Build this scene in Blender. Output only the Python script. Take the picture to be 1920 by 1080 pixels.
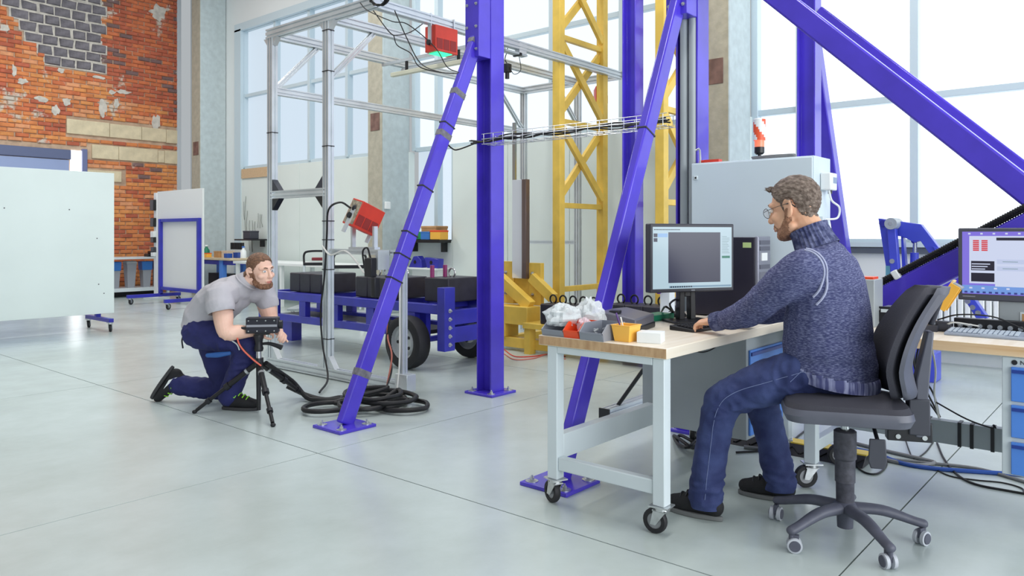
import bpy, bmesh, math, random
from mathutils import Vector, Matrix, noise
random.seed(7)
R = math.radians
for o in list(bpy.data.objects): bpy.data.objects.remove(o)
SC = bpy.context.scene
COL = SC.collection

# ------------------------------------------------------------------ camera, world, light
# World axes: X and Y run along the hall's two wall directions, Z up.
HEAD = R(40.4); SN, CS = math.sin(HEAD), math.cos(HEAD); EYE = 1.30; FPX = 1430.0; HOR = 440.0
cd = bpy.data.cameras.new('camera'); cam = bpy.data.objects.new('camera', cd); COL.objects.link(cam)
cam.location = (0, 0, EYE); cam.rotation_euler = (R(90), 0, HEAD - R(90))
cd.sensor_width = 36; cd.lens = FPX / 1920 * 36; cd.shift_y = -(540 - HOR) / 1920; cd.clip_end = 200
SC.camera = cam
wd = bpy.data.worlds.new('hall_ambient'); SC.world = wd; wd.use_nodes = True
bg = wd.node_tree.nodes['Background']; bg.inputs[0].default_value = (0.90, 0.96, 1.0, 1); bg.inputs[1].default_value = 0.47
SC.view_settings.view_transform = 'Standard'; SC.view_settings.look = 'None'
SC.view_settings.exposure = 0.0; SC.view_settings.gamma = 1.0
try: SC.view_settings.use_curve_mapping = False
except Exception: pass
def area(name, loc, sx, sy, power, rot=(0, 0, 0), col=(1, .98, .95)):
    l = bpy.data.lights.new(name, 'AREA'); l.shape = 'RECTANGLE'; l.size = sx; l.size_y = sy; l.energy = power; l.color = col
    o = bpy.data.objects.new(name, l); COL.objects.link(o); o.location = loc; o.rotation_euler = rot; return o
# assumed daylight: added area light without glazing, off to the right behind the camera
area('assumed_side_daylight', (1.5, -6.8, 3.2), 13, 4.6, 1000, (R(90), 0, 0), (.93, .97, 1))
# rows of assumed hall lamps, added high above the floor, out of the picture
for i, (x, y) in enumerate([(3.0, 1.0), (3.4, 6.6), (3.6, 12.5), (6.2, 9.0), (5.6, 2.6), (5.0, 13.2)]):
    area('assumed_hall_lamp', (x, y, 6.9), 2.6, 0.5, 108)

# ------------------------------------------------------------------ helpers
def gp(px, py, z=0.0):
    """point at height z that the photograph shows at pixel px,py"""
    Y = (EYE - z) * FPX / (py - HOR); X = (px - 960) / FPX * Y
    return Vector((SN * X + CS * Y, -CS * X + SN * Y, z))
def pu(px, py, u):
    """point of the vertical plane x=u seen at pixel px,py"""
    r = (px - 960) / FPX; Y = u / (CS + SN * r); return Vector((u, Y * (SN - CS * r), EYE + (HOR - py) * Y / FPX))
def pv(px, py, v):
    r = (px - 960) / FPX; Y = v / (SN - CS * r); return Vector((Y * (CS + SN * r), v, EYE + (HOR - py) * Y / FPX))
def s2l(c):
    return tuple(((x / 255) / 12.92 if x / 255 <= .04045 else ((x / 255 + .055) / 1.055) ** 2.4) for x in c)
MATS = {}
def mat(name, rgb=(128, 128, 128), rough=.5, metal=0., var=0., vs=6., bump=0., bs=60., stretch=None, emit=0., coat=0., rgb2=None, lo=.35, hi=.65, alpha=1., spec=None, detail=4, trans=0., dim=False):
    if name in MATS: return MATS[name]
    m = bpy.data.materials.new(name); m.use_nodes = True; nt = m.node_tree; N = nt.nodes; L = nt.links
    b = N['Principled BSDF']; c = s2l(rgb)
    b.inputs['Base Color'].default_value = (*c, 1); b.inputs['Roughness'].default_value = rough; b.inputs['Metallic'].default_value = metal
    if coat: b.inputs['Coat Weight'].default_value = coat; b.inputs['Coat Roughness'].default_value = .08
    if alpha < 1: b.inputs['Alpha'].default_value = alpha
    if trans: b.inputs['Transmission Weight'].default_value = trans
    if spec is not None: b.inputs['Specular IOR Level'].default_value = spec
    if dim: b.inputs['Base Color'].default_value = (*[x * .06 for x in c], 1)
    if emit: b.inputs['Emission Color'].default_value = (*c, 1); b.inputs['Emission Strength'].default_value = emit
    if var or bump or rgb2:
        tc = N.new('ShaderNodeTexCoord'); mp = N.new('ShaderNodeMapping'); L.new(tc.outputs['Object'], mp.inputs[0])
        if stretch: mp.inputs['Scale'].default_value = stretch
    if var or rgb2:
        nz = N.new('ShaderNodeTexNoise'); nz.inputs['Scale'].default_value = vs; nz.inputs['Detail'].default_value = detail
        L.new(mp.outputs[0], nz.inputs['Vector'])
        cr = N.new('ShaderNodeValToRGB'); e = cr.color_ramp.elements; e[0].position = lo; e[1].position = hi
        if rgb2: e[0].color = (*c, 1); e[1].color = (*s2l(rgb2), 1)
        else:
            e[0].color = (*[max(0, x * (1 - var)) for x in c], 1); e[1].color = (*[min(1, x * (1 + var)) for x in c], 1)
        L.new(nz.outputs['Fac'], cr.inputs[0]); L.new(cr.outputs[0], b.inputs['Base Color'])
    if bump:
        nb = N.new('ShaderNodeTexNoise'); nb.inputs['Scale'].default_value = bs; nb.inputs['Detail'].default_value = 5
        L.new(mp.outputs[0], nb.inputs['Vector']); bn = N.new('ShaderNodeBump'); bn.inputs['Strength'].default_value = bump; bn.inputs['Distance'].default_value = .01
        L.new(nb.outputs['Fac'], bn.inputs['Height']); L.new(bn.outputs[0], b.inputs['Normal'])
    MATS[name] = m; return m

def frame(t, up=(0, 0, 1)):
    t = Vector(t).normalized(); up = Vector(up)
    if abs(t.dot(up.normalized())) > .98: up = Vector((1, 0, 0)) if abs(t.x) < .9 else Vector((0, 1, 0))
    a = up.cross(t).normalized(); b = t.cross(a).normalized(); return a, b, t     # a: sideways, b: 'up'

class MB:
    def __init__(s): s.v = []; s.f = []; s.m = []; s.cm = 0; s.T = None
    def add(s, vs, fs):
        o = len(s.v)
        if s.T is not None: vs = [s.T @ Vector(p) for p in vs]
        s.v += [tuple(p) for p in vs]; s.f += [tuple(i + o for i in f) for f in fs]; s.m += [s.cm] * len(fs); return s
    def box(s, x0, x1, y0, y1, z0, z1):
        vs = [(x, y, z) for z in (z0, z1) for x, y in ((x0, y0), (x1, y0), (x1, y1), (x0, y1))]
        return s.add(vs, [(3, 2, 1, 0), (4, 5, 6, 7), (0, 1, 5, 4), (1, 2, 6, 5), (2, 3, 7, 6), (3, 0, 4, 7)])
    def cbox(s, c, sz, M=None):
        hx, hy, hz = sz[0] / 2, sz[1] / 2, sz[2] / 2
        vs = [Vector((x, y, z)) for z in (-hz, hz) for x, y in ((-hx, -hy), (hx, -hy), (hx, hy), (-hx, hy))]
        if M is not None: vs = [M @ p for p in vs]
        return s.add([p + Vector(c) for p in vs], [(3, 2, 1, 0), (4, 5, 6, 7), (0, 1, 5, 4), (1, 2, 6, 5), (2, 3, 7, 6), (3, 0, 4, 7)])
    def sweep(s, poly, p0, p1, up=(0, 0, 1), scale1=1.):
        p0, p1 = Vector(p0), Vector(p1); a, b, t = frame(p1 - p0, up); n = len(poly)
        vs = [p0 + a * x + b * y for x, y in poly] + [p1 + a * x * scale1 + b * y * scale1 for x, y in poly]
        fs = [(i, (i + 1) % n, n + (i + 1) % n, n + i) for i in range(n)] + [tuple(range(n - 1, -1, -1)), tuple(range(n, 2 * n))]
        return s.add(vs, fs)
    def bar(s, p0, p1, w, h, up=(0, 0, 1)):
        return s.sweep([(-w / 2, -h / 2), (w / 2, -h / 2), (w / 2, h / 2), (-w / 2, h / 2)], p0, p1, up)
    def hbeam(s, p0, p1, h=.16, b=.16, tf=.013, tw=.008, up=(0, 0, 1)):
        B, H, f, w = b / 2, h / 2, tf, tw / 2
        poly = [(-B, -H), (B, -H), (B, -H + f), (w, -H + f), (w, H - f), (B, H - f), (B, H), (-B, H), (-B, H - f), (-w, H - f), (-w, -H + f), (-B, -H + f)]
        return s.sweep(poly, p0, p1, up)
    def slot(s, p0, p1, w=.08, h=.08, up=(0, 0, 1), n=(1, 1)):
        """extruded aluminium profile: grooves along every side"""
        g, d = .0075, .014
        def side(L, k):
            out = []
            for i in range(k):
                c = -L / 2 + L * (i + .5) / k
                out += [(c - g, 0), (c - g, d), (c + g, d), (c + g, 0)]
            return out
        P = [(-w / 2, -h / 2)] + [(x, -h / 2 + y) for x, y in side(w, n[0])] + [(w / 2, -h / 2)] + [(w / 2 - y, x) for x, y in side(h, n[1])]
        P += [(w / 2, h / 2)] + [(-x, h / 2 - y) for x, y in side(w, n[0])] + [(-w / 2, h / 2)] + [(-w / 2 + y, -x) for x, y in side(h, n[1])]
        return s.sweep(P, p0, p1, up)
    def cyl(s, p0, p1, r, r1=None, n=16):
        r1 = r if r1 is None else r1; p0, p1 = Vector(p0), Vector(p1); a, b, t = frame(p1 - p0)
        c = [(math.cos(2 * math.pi * i / n), math.sin(2 * math.pi * i / n)) for i in range(n)]
        vs = [p0 + (a * x + b * y) * r for x, y in c] + [p1 + (a * x + b * y) * r1 for x, y in c]
        fs = [(i, (i + 1) % n, n + (i + 1) % n, n + i) for i in range(n)] + [tuple(range(n - 1, -1, -1)), tuple(range(n, 2 * n))]
        return s.add(vs, fs)
    def lathe(s, prof, c=(0, 0, 0), axis=(0, 0, 1), n=24, sx=1., sy=1., closed=False):
        c = Vector(c); a, b, t = frame(axis); k = len(prof); vs = []; fs = []
        for r, z in prof:
            for i in range(n):
                w = 2 * math.pi * i / n; vs.append(c + a * r * sx * math.cos(w) + b * r * sy * math.sin(w) + t * z)
        for j in range(k if closed else k - 1):
            for i in range(n):
                j2 = (j + 1) % k
                fs.append((j * n + i, j * n + (i + 1) % n, j2 * n + (i + 1) % n, j2 * n + i))
        if not closed:
            if prof[0][0] > 1e-5: fs.append(tuple(range(n - 1, -1, -1)))
            if prof[-1][0] > 1e-5: fs.append(tuple(range((k - 1) * n, k * n)))
        return s.add(vs, fs)
    def prism(s, poly, axis, d0, d1):
        """poly in the two other axes (x: (y,z), y: (x,z), z: (x,y))"""
        P = {'x': lambda q, d: (d, q[0], q[1]), 'y': lambda q, d: (q[0], d, q[1]), 'z': lambda q, d: (q[0], q[1], d)}[axis]; n = len(poly)
        vs = [P(q, d0) for q in poly] + [P(q, d1) for q in poly]
        fs = [(i, (i + 1) % n, n + (i + 1) % n, n + i) for i in range(n)] + [tuple(range(n - 1, -1, -1)), tuple(range(n, 2 * n))]
        return s.add(vs, fs)
    def tube(s, pts, r, n=8, sub=6, closed=False):
        pts = spline(pts, sub, closed); k = len(pts); vs = []; fs = []
        prev = None
        for i, p in enumerate(pts):
            if closed: t = pts[(i + 1) % k] - pts[i - 1]
            else: t = pts[min(i + 1, k - 1)] - pts[max(i - 1, 0)]
            if t.length < 1e-9: t = Vector((0, 0, 1))
            t.normalize()
            if prev is None: a = frame(t)[0]
            else:
                a = prev - t * prev.dot(t)
                a = a.normalized() if a.length > 1e-6 else frame(t)[0]
            prev = a; b = t.cross(a)
            rr = r(i / (k - 1)) if callable(r) else r
            vs += [p + (a * math.cos(2 * math.pi * j / n) + b * math.sin(2 * math.pi * j / n)) * rr for j in range(n)]
        for i in range(k if closed else k - 1):
            i2 = (i + 1) % k
            fs += [(i * n + j, i * n + (j + 1) % n, i2 * n + (j + 1) % n, i2 * n + j) for j in range(n)]
        if not closed: fs += [tuple(range(n - 1, -1, -1)), tuple(range((k - 1) * n, k * n))]
        return s.add(vs, fs)
    def ell(s, c, r, M=None, n=16, k=10):
        vs = [Vector((0, 0, -1))]; fs = []
        for j in range(1, k):
            p = math.pi * j / k - math.pi / 2
            vs += [Vector((math.cos(p) * math.cos(2 * math.pi * i / n), math.cos(p) * math.sin(2 * math.pi * i / n), math.sin(p))) for i in range(n)]
        vs.append(Vector((0, 0, 1))); q = len(vs) - 1
        fs += [(0, 1 + (i + 1) % n, 1 + i) for i in range(n)]
        for j in range(k - 2): fs += [(1 + j * n + i, 1 + j * n + (i + 1) % n, 1 + (j + 1) * n + (i + 1) % n, 1 + (j + 1) * n + i) for i in range(n)]
        fs += [(q, 1 + (k - 2) * n + i, 1 + (k - 2) * n + (i + 1) % n) for i in range(n)]
        vs = [Vector((p.x * r[0], p.y * r[1], p.z * r[2])) for p in vs]
        if M is not None: vs = [M @ p for p in vs]
        return s.add([p + Vector(c) for p in vs], fs)
    def limb(s, pts, rad, ref=(1, 0, 0), n=18, sub=5):
        """closed rounded tube; rad: radius or (across ref, other)"""
        P = [Vector(p) for p in pts]; Q = [r if isinstance(r, tuple) else (r, r) for r in rad]
        pp = spline(P, sub); m = len(pp); rr = []
        for i in range(m):
            x = i / (m - 1) * (len(P) - 1); j = min(int(x), len(P) - 2); f = x - j; f = f * f * (3 - 2 * f)
            rr.append((Q[j][0] * (1 - f) + Q[j + 1][0] * f, Q[j][1] * (1 - f) + Q[j + 1][1] * f))
        ref = Vector(ref); rings = []
        def fr(t):
            a = ref - t * ref.dot(t)
            if a.length < .15: a = frame(t)[0]
            a.normalize(); return a, t.cross(a)
        t0 = (pp[1] - pp[0]).normalized(); t1 = (pp[-1] - pp[-2]).normalized()
        for w in (80, 55, 28):
            c, q = math.cos(R(w)), math.sin(R(w)); rings.append((pp[0] - t0 * min(rr[0]) * q, t0, rr[0][0] * c, rr[0][1] * c))
        for i in range(m):
            t = (pp[min(i + 1, m - 1)] - pp[max(i - 1, 0)]).normalized(); rings.append((pp[i], t, *rr[i]))
        for w in (28, 55, 80):
            c, q = math.cos(R(w)), math.sin(R(w)); rings.append((pp[-1] + t1 * min(rr[-1]) * q, t1, rr[-1][0] * c, rr[-1][1] * c))
        vs = []; fs = []
        for p, t, ra, rb in rings:
            a, b = fr(t); vs += [p + a * ra * math.cos(2 * math.pi * j / n) + b * rb * math.sin(2 * math.pi * j / n) for j in range(n)]
        k = len(rings)
        for i in range(k - 1): fs += [(i * n + j, i * n + (j + 1) % n, (i + 1) * n + (j + 1) % n, (i + 1) * n + j) for j in range(n)]
        fs += [tuple(range(n - 1, -1, -1)), tuple(range((k - 1) * n, k * n))]
        return s.add(vs, fs)
    def mesh(s, name, off=(0, 0, 0), smooth=True, ang=38):
        me = bpy.data.meshes.new(name); me.from_pydata([(p[0] - off[0], p[1] - off[1], p[2] - off[2]) for p in s.v], [], s.f)
        if any(s.m): me.polygons.foreach_set('material_index', s.m)
        bm = bmesh.new(); bm.from_mesh(me); bmesh.ops.recalc_face_normals(bm, faces=bm.faces); bm.to_mesh(me); bm.free()
        if smooth:
            me.polygons.foreach_set('use_smooth', [True] * len(me.polygons)); me.set_sharp_from_angle(angle=R(ang))
        return me
    def build(s, name, m, parent=None, bevel=0, w=False, smooth=True, loc=None, rz=0, seg=2, ang=38):
        off = (0, 0, 0)
        if w and parent is not None:
            r = parent
            while r.parent: r = r.parent
            off = tuple(r.location)
        elif w and loc is not None: off = loc
        me = s.mesh(name, off, smooth, ang)
        for x in (m if isinstance(m, (list, tuple)) else [m]): me.materials.append(x)
        o = bpy.data.objects.new(name, me); COL.objects.link(o)
        if parent is not None: o.parent = parent
        elif loc is not None: o.location = loc; o.rotation_euler = (0, 0, rz)
        if bevel:
            b = o.modifiers.new('edge', 'BEVEL'); b.width = bevel; b.segments = seg; b.limit_method = 'ANGLE'; b.angle_limit = R(40); b.harden_normals = False
        return o
def spline(pts, sub=6, closed=False):
    P = [Vector(p) for p in pts]; n = len(P)
    if n < 3 and not closed: return [P[0].lerp(P[1], i / sub) for i in range(sub + 1)]
    out = []
    for i in range(n if closed else n - 1):
        if closed: a, b, c, d = P[i - 1], P[i], P[(i + 1) % n], P[(i + 2) % n]
        else: b, c = P[i], P[i + 1]; a = P[i - 1] if i else b * 2 - c; d = P[i + 2] if i + 2 < n else c * 2 - b
        for k in range(sub):
            t = k / sub; out.append(.5 * (2 * b + (c - a) * t + (2 * a - 5 * b + 4 * c - d) * t * t + (3 * b - a - 3 * c + d) * t ** 3))
    if not closed: out.append(P[-1])
    return out
def tag(o, label, cat, group=None, kind=None):
    if label: o['label'] = label
    if cat: o['category'] = cat
    if group: o['group'] = group
    if kind: o['kind'] = kind
    return o
def thing(name, label, cat, loc=(0, 0, 0), rz=0, group=None):
    o = bpy.data.objects.new(name, None); COL.objects.link(o); o.location = loc; o.rotation_euler = (0, 0, rz); o.empty_display_size = .1
    return tag(o, label, cat, group)
def solo(mb, name, m, label, cat, loc, group=None, **k):
    return tag(mb.build(name, m, None, loc=loc, w=k.pop('w', True), **k), label, cat, group)
def struct(name, loc=(0, 0, 0)):
    o = bpy.data.objects.new(name, None); COL.objects.link(o); o.location = loc; o['kind'] = 'structure'; return o
def link_copy(o, name, parent, loc, rot=(0, 0, 0), scale=(1, 1, 1)):
    c = o.copy(); c.name = name; COL.objects.link(c); c.parent = parent; c.location = loc; c.rotation_euler = rot; c.scale = scale; return c
def inst(name, me, parent, loc=(0, 0, 0), rot=(0, 0, 0), scale=(1, 1, 1), m=None):
    o = bpy.data.objects.new(name, me); COL.objects.link(o); o.parent = parent; o.location = loc; o.rotation_euler = rot; o.scale = scale
    if m is not None: o.material_slots[0].link = 'OBJECT'; o.material_slots[0].material = m
    return o
def dup(root, loc, rz=None, label=None):
    r = root.copy(); COL.objects.link(r); r.location = loc
    if rz is not None: r.rotation_euler = (0, 0, rz)
    if label: r['label'] = label
    def kids(a, b):
        for ch in list(a.children):
            c = ch.copy(); COL.objects.link(c); c.parent = b; kids(ch, c)
    kids(root, r); return r

# ------------------------------------------------------------------ materials
BLUE = mat('gantry_blue_paint', (76, 58, 198), .27, var=.12, vs=3, coat=.3)
TRBLUE = mat('trailer_blue_paint', (46, 48, 168), .35, var=.15, vs=4, coat=.2)
YEL = mat('yellow_paint', (228, 192, 84), .42, var=.12, vs=4)
ALU = mat('aluminium_profile', (216, 222, 226), .34, .55, var=.06, vs=5)
STEEL = mat('bright_steel', (190, 196, 200), .22, 1.0)
ZINC = mat('zinc', (200, 203, 205), .3, .9, var=.1, vs=30)
RUB = mat('black_rubber', (28, 28, 32), .6, bump=.1, bs=120)
BLK = mat('black_plastic', (26, 27, 33), .42)
BLKM = mat('black_metal', (22, 22, 26), .35)
DGREY = mat('dark_grey_plastic', (62, 64, 74), .5)
LGREY = mat('light_grey_paint', (210, 220, 224), .38, var=.03, vs=3)
MGREY = mat('mid_grey_paint', (164, 172, 176), .42, var=.04, vs=3)
WHITE = mat('white_paint', (236, 240, 240), .5, var=.02, vs=2)
BOARD = mat('white_board', (222, 234, 232), .3, var=.02, vs=1.5)
FRAME = mat('window_frame_paint', (196, 212, 220), .4)
DRBLUE = mat('drawer_blue', (84, 142, 230), .4, var=.04, vs=3)
RED = mat('red_enamel', (214, 62, 44), .42, var=.08, vs=5)
ORANGE = mat('orange_plastic', (238, 82, 38), .4)
YPLA = mat('yellow_plastic', (246, 186, 74), .4)
GRN = mat('green_plastic', (24, 124, 92), .4)
CABLE = mat('black_cable', (18, 18, 22), .5)
WCABLE = mat('white_cable', (225, 225, 220), .5)
GCABLE = mat('grey_cable', (120, 122, 124), .5)
BCABLE = mat('blue_cable', (40, 84, 170), .45)
CARD = mat('cardboard', (186, 142, 96), .8, var=.1)
CLEAR = mat('clear_film', (240, 246, 248), .18, bump=.6, bs=40, alpha=.62)
BAGBLUE = mat('blue_bin_bag', (58, 120, 196), .35, bump=.5, bs=20)
# ------------------------------------------------------------------ floor
def floor_mat():
    m = bpy.data.materials.new('polished_concrete'); m.use_nodes = True; nt = m.node_tree; N = nt.nodes; L = nt.links; b = N['Principled BSDF']
    g = N.new('ShaderNodeNewGeometry')
    n1 = N.new('ShaderNodeTexNoise'); n1.inputs['Scale'].default_value = .55; n1.inputs['Detail'].default_value = 7; n1.inputs['Roughness'].default_value = .62
    n2 = N.new('ShaderNodeTexNoise'); n2.inputs['Scale'].default_value = 5; n2.inputs['Detail'].default_value = 8; n2.inputs['Roughness'].default_value = .7
    L.new(g.outputs['Position'], n1.inputs[0]); L.new(g.outputs['Position'], n2.inputs[0])
    r1 = N.new('ShaderNodeValToRGB'); e = r1.color_ramp.elements; e[0].position = .32; e[1].position = .68
    e[0].color = (*s2l((172, 182, 178)), 1); e[1].color = (*s2l((200, 212, 212)), 1); L.new(n1.outputs[0], r1.inputs[0])
    r2 = N.new('ShaderNodeValToRGB'); e = r2.color_ramp.elements; e[0].position = .3; e[1].position = .72
    e[0].color = (.93, .935, .93, 1); e[1].color = (1.03, 1.03, 1.03, 1); L.new(n2.outputs[0], r2.inputs[0])
    mx = N.new('ShaderNodeMix'); mx.data_type = 'RGBA'; mx.blend_type = 'MULTIPLY'; mx.inputs['Factor'].default_value = .55
    L.new(r1.outputs[0], mx.inputs['A']); L.new(r2.outputs[0], mx.inputs['B'])
    # thin scratches
    mp = N.new('ShaderNodeMapping'); mp.inputs['Rotation'].default_value = (0, 0, .6); mp.inputs['Scale'].default_value = (1.5, 24, 1); L.new(g.outputs['Position'], mp.inputs[0])
    n3 = N.new('ShaderNodeTexNoise'); n3.inputs['Scale'].default_value = 1.6; n3.inputs['Detail'].default_value = 5; L.new(mp.outputs[0], n3.inputs[0])
    r3 = N.new('ShaderNodeValToRGB'); e = r3.color_ramp.elements; e[0].position = .25; e[1].position = .36; e[0].color = (.94, .94, .93, 1); e[1].color = (1, 1, 1, 1); L.new(n3.outputs[0], r3.inputs[0])
    m2 = N.new('ShaderNodeMix'); m2.data_type = 'RGBA'; m2.blend_type = 'MULTIPLY'; m2.inputs['Factor'].default_value = .45
    L.new(mx.outputs['Result'], m2.inputs['A']); L.new(r3.outputs[0], m2.inputs['B']); L.new(m2.outputs['Result'], b.inputs['Base Color'])
    rr = N.new('ShaderNodeMapRange'); rr.inputs['To Min'].default_value = .22; rr.inputs['To Max'].default_value = .28; L.new(n2.outputs[0], rr.inputs['Value']); L.new(rr.outputs[0], b.inputs['Roughness'])
    b.inputs['Specular IOR Level'].default_value = .55
    return m
CONC = floor_mat()
fl = MB().box(-9, 8.74, -7, 17.3, -.2, -.012).build('floor', mat('joint_filler', (92, 88, 80), .8)); fl['kind'] = 'structure'
us = [-9, -6.3, -3.3, -.3, 2.705, 5.72, 8.74]; vs_ = [-7, -4.8, -1.95, .935, 3.82, 6.98, 10.1, 13.2, 17.3]
for i in range(len(us) - 1):
    for j in range(len(vs_) - 1):
        g = .0037
        MB().box(us[i] + g, us[i + 1] - g, vs_[j] + g, vs_[j + 1] - g, -.015, 0).build('slab', CONC, fl, smooth=False)

# ------------------------------------------------------------------ window wall (x = 8.74)
WU = 8.74
wr = struct('wall_right')
PL = mat('white_plaster', (226, 231, 231), .7, var=.02, vs=1.2)
PG = mat('grey_plaster', (206, 214, 220), .7, var=.03, vs=1.2)
mb = MB(); mb.box(WU, WU + .3, -6, 17.3, 5.72, 7.4); mb.build('lintel', PL, wr)
mb = MB(); mb.box(WU, WU + .3, 15.1, 16.2, 0, 5.72); mb.build('pier', PL, wr)
mb = MB(); mb.box(WU - .02, WU + .3, 16.2, 17.3, 0, 7.4); mb.build('pier', PG, wr)
MB().box(WU, WU + .3, -6, 3.7, 0, 1.2).build('parapet', PL, wr)
PANEL = mat('wall_panel', (222, 232, 228), .45, var=.02, vs=1)
ve = [15.1, 14.0, 12.9, 11.8, 10.75, 9.7]
for i in range(5): MB().box(WU - .03, WU + .1, ve[i + 1] + .004, ve[i] - .004, 0, 2.70).build('wall_panel', PANEL, wr, bevel=.004)
MB().box(WU - .03, WU + .1, 8.67, 9.7, 0, 1.2).build('wall_panel', PANEL, wr, bevel=.004)
ve = [8.67, 7.5, 6.35, 5.2, 4.06, 3.7]
for i in range(5): MB().box(WU - .03, WU + .1, ve[i + 1] + .004, ve[i] - .004, 0, 2.70).build('wall_panel', PANEL, wr, bevel=.004)
MB().box(WU - .06, WU, 13.9, 15.0, 2.5, 2.70).build('wooden_board', mat('plywood', (205, 176, 140), .6, var=.08, stretch=(1, 3, 14)), wr)
MULL = [15.05, 13.86, 12.67, 11.48, 10.29, 9.10, 7.91, 6.72, 5.53, 4.34, 3.15, 1.96, .77, -.42, -1.61, -2.8, -4.0]
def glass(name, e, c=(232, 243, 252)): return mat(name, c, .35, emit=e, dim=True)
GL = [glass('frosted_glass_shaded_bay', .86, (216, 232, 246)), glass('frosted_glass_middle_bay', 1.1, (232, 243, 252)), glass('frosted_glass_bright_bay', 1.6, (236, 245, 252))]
def bay(n, v0, v1, rows, gm, low=None):
    w = struct('window_%d' % n)
    cols = [v0] + [m for m in MULL if v0 + .1 < m < v1 - .1] + [v1]
    for a, b in zip(cols[:-1], cols[1:]):
        for z0, z1 in zip(rows[:-1], rows[1:]):
            if low and z0 < 2 and not (low[0] - .2 < a and b < low[1] + .2): continue
            MB().box(WU + .14, WU + .16, a, b, z0, z1).build('pane', gm, w)
    for m in cols: MB().box(WU + .02, WU + .18, m - .04, m + .04, rows[0] if not low else 2.72, rows[-1]).build('mullion', FRAME, w, bevel=.004)
    for z in rows:
        if low and z < 2: continue
        MB().box(WU + .05, WU + .17, v0, v1, z - .035, z + .035).build('transom', FRAME, w, bevel=.004)
    return w
bay(1, 10.1, 15.1, [2.74, 4.29, 5.72], GL[0])
w2 = bay(2, 4.1, 9.65, [1.2, 2.74, 4.29, 5.72], GL[1], low=(8.67, 9.65))
MB().box(WU + .02, WU + .18, 8.66, 8.74, 1.2, 2.72).build('mullion', FRAME, w2); MB().box(WU + .02, WU + .18, 9.06, 9.14, 1.2, 2.72).build('mullion', FRAME, w2)
MB().box(WU + .14, WU + .16, 8.67, 9.65, 1.2, 2.74).build('pane', GL[0], w2)
bay(3, -4.0, 3.68, [1.22, 2.74, 4.29, 5.72], GL[2])
t = MB().box(WU - .05, WU + .02, -4, 3.3, 1.10, 1.16).build('trim_1', mat('dark_rail', (88, 96, 108), .4)); t['kind'] = 'structure'
t = MB().box(WU - .07, WU + .02, -4, 3.3, 1.17, 1.22).build('trim_2', FRAME); t['kind'] = 'structure'
# white frame round the left opening
t = MB().box(WU - .05, WU + .02, 15.05, 15.3, 0, 5.72).box(WU - .05, WU + .02, 10.1, 15.3, 5.68, 5.84).build('trim_3', FRAME); t['kind'] = 'structure'
# ------------------------------------------------------------------ concrete columns
CFACE = mat('column_concrete', (186, 198, 200), .8, var=.07, vs=9, bump=.35, bs=25)
CFSHADE = mat('column_concrete_warm_shaded', (176, 172, 156), .85, var=.09, vs=9, bump=.35, bs=25)  # warmer, darker copy of the concrete; the room side's shade is in its colour
IRON = mat('rusty_plate', (120, 92, 84), .7, var=.25, vs=8)
for v, lab in ((15.72, 'tall grey concrete column beside the brick wall'), (9.71, 'tall concrete column behind the aluminium frame with a white socket'), (3.71, 'tall concrete column behind the blue gantry and grey cabinet')):
    c = thing('concrete_column', lab, 'column', (8.14, v, 0), group='concrete columns along the window wall')
    mb = MB(); mb.box(.004, .59, .0, .38, 0, 7.4); mb.build('shaft', CFACE, c, bevel=.012)
    MB().box(-.004, .004, .012, .37, 0, 7.4).build('front_face', CFSHADE, c)
    MB().box(-.012, 0, .07, .30, 3.02, 3.31).build('anchor_plate', IRON, c, bevel=.003)
    if 9 < v < 10:
        MB().box(.03, .13, -.05, 0, 1.72, 1.84).build('socket', WHITE, c, bevel=.008)
# ------------------------------------------------------------------ brick wall (y = 17.3)
WV = 17.3
wb = MB().box(-9, 8.44, WV, WV + .3, 0, 7.4).build('wall_back', mat('mortar', (194, 168, 144), .9, var=.2, vs=5, bump=.5, bs=20)); wb['kind'] = 'structure'
def brick_mat(name, rgb):
    m = bpy.data.materials.new(name); m.use_nodes = True; nt = m.node_tree; N = nt.nodes; L = nt.links; b = N['Principled BSDF']; b.inputs['Roughness'].default_value = .85
    g = N.new('ShaderNodeNewGeometry'); nz = N.new('ShaderNodeTexNoise'); nz.inputs['Scale'].default_value = 9; nz.inputs['Detail'].default_value = 6; L.new(g.outputs['Position'], nz.inputs[0])
    cr = N.new('ShaderNodeValToRGB'); e = cr.color_ramp.elements; c = s2l(rgb); e[0].position = .3; e[1].position = .7
    e[0].color = (*[x * .82 for x in c], 1); e[1].color = (*[min(1, x * 1.15) for x in c], 1); L.new(nz.outputs[0], cr.inputs[0])
    n2 = N.new('ShaderNodeTexNoise'); n2.inputs['Scale'].default_value = 1.3; n2.inputs['Detail'].default_value = 9; n2.inputs['Roughness'].default_value = .68; L.new(g.outputs['Position'], n2.inputs[0])
    r2 = N.new('ShaderNodeValToRGB'); e = r2.color_ramp.elements; e[0].position = .60; e[1].position = .64; e[0].color = (0, 0, 0, 1); e[1].color = (1, 1, 1, 1); L.new(n2.outputs[0], r2.inputs[0])
    mx = N.new('ShaderNodeMix'); mx.data_type = 'RGBA'; L.new(r2.outputs[0], mx.inputs['Factor']); L.new(cr.outputs[0], mx.inputs['A']); mx.inputs['B'].default_value = (*s2l((206, 196, 182)), 1)
    L.new(mx.outputs['Result'], b.inputs['Base Color'])
    bp = N.new('ShaderNodeBump'); bp.inputs['Strength'].default_value = .5; bp.inputs['Distance'].default_value = .01; L.new(nz.outputs[0], bp.inputs['Height']); L.new(bp.outputs[0], b.inputs['Normal'])
    return m
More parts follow.
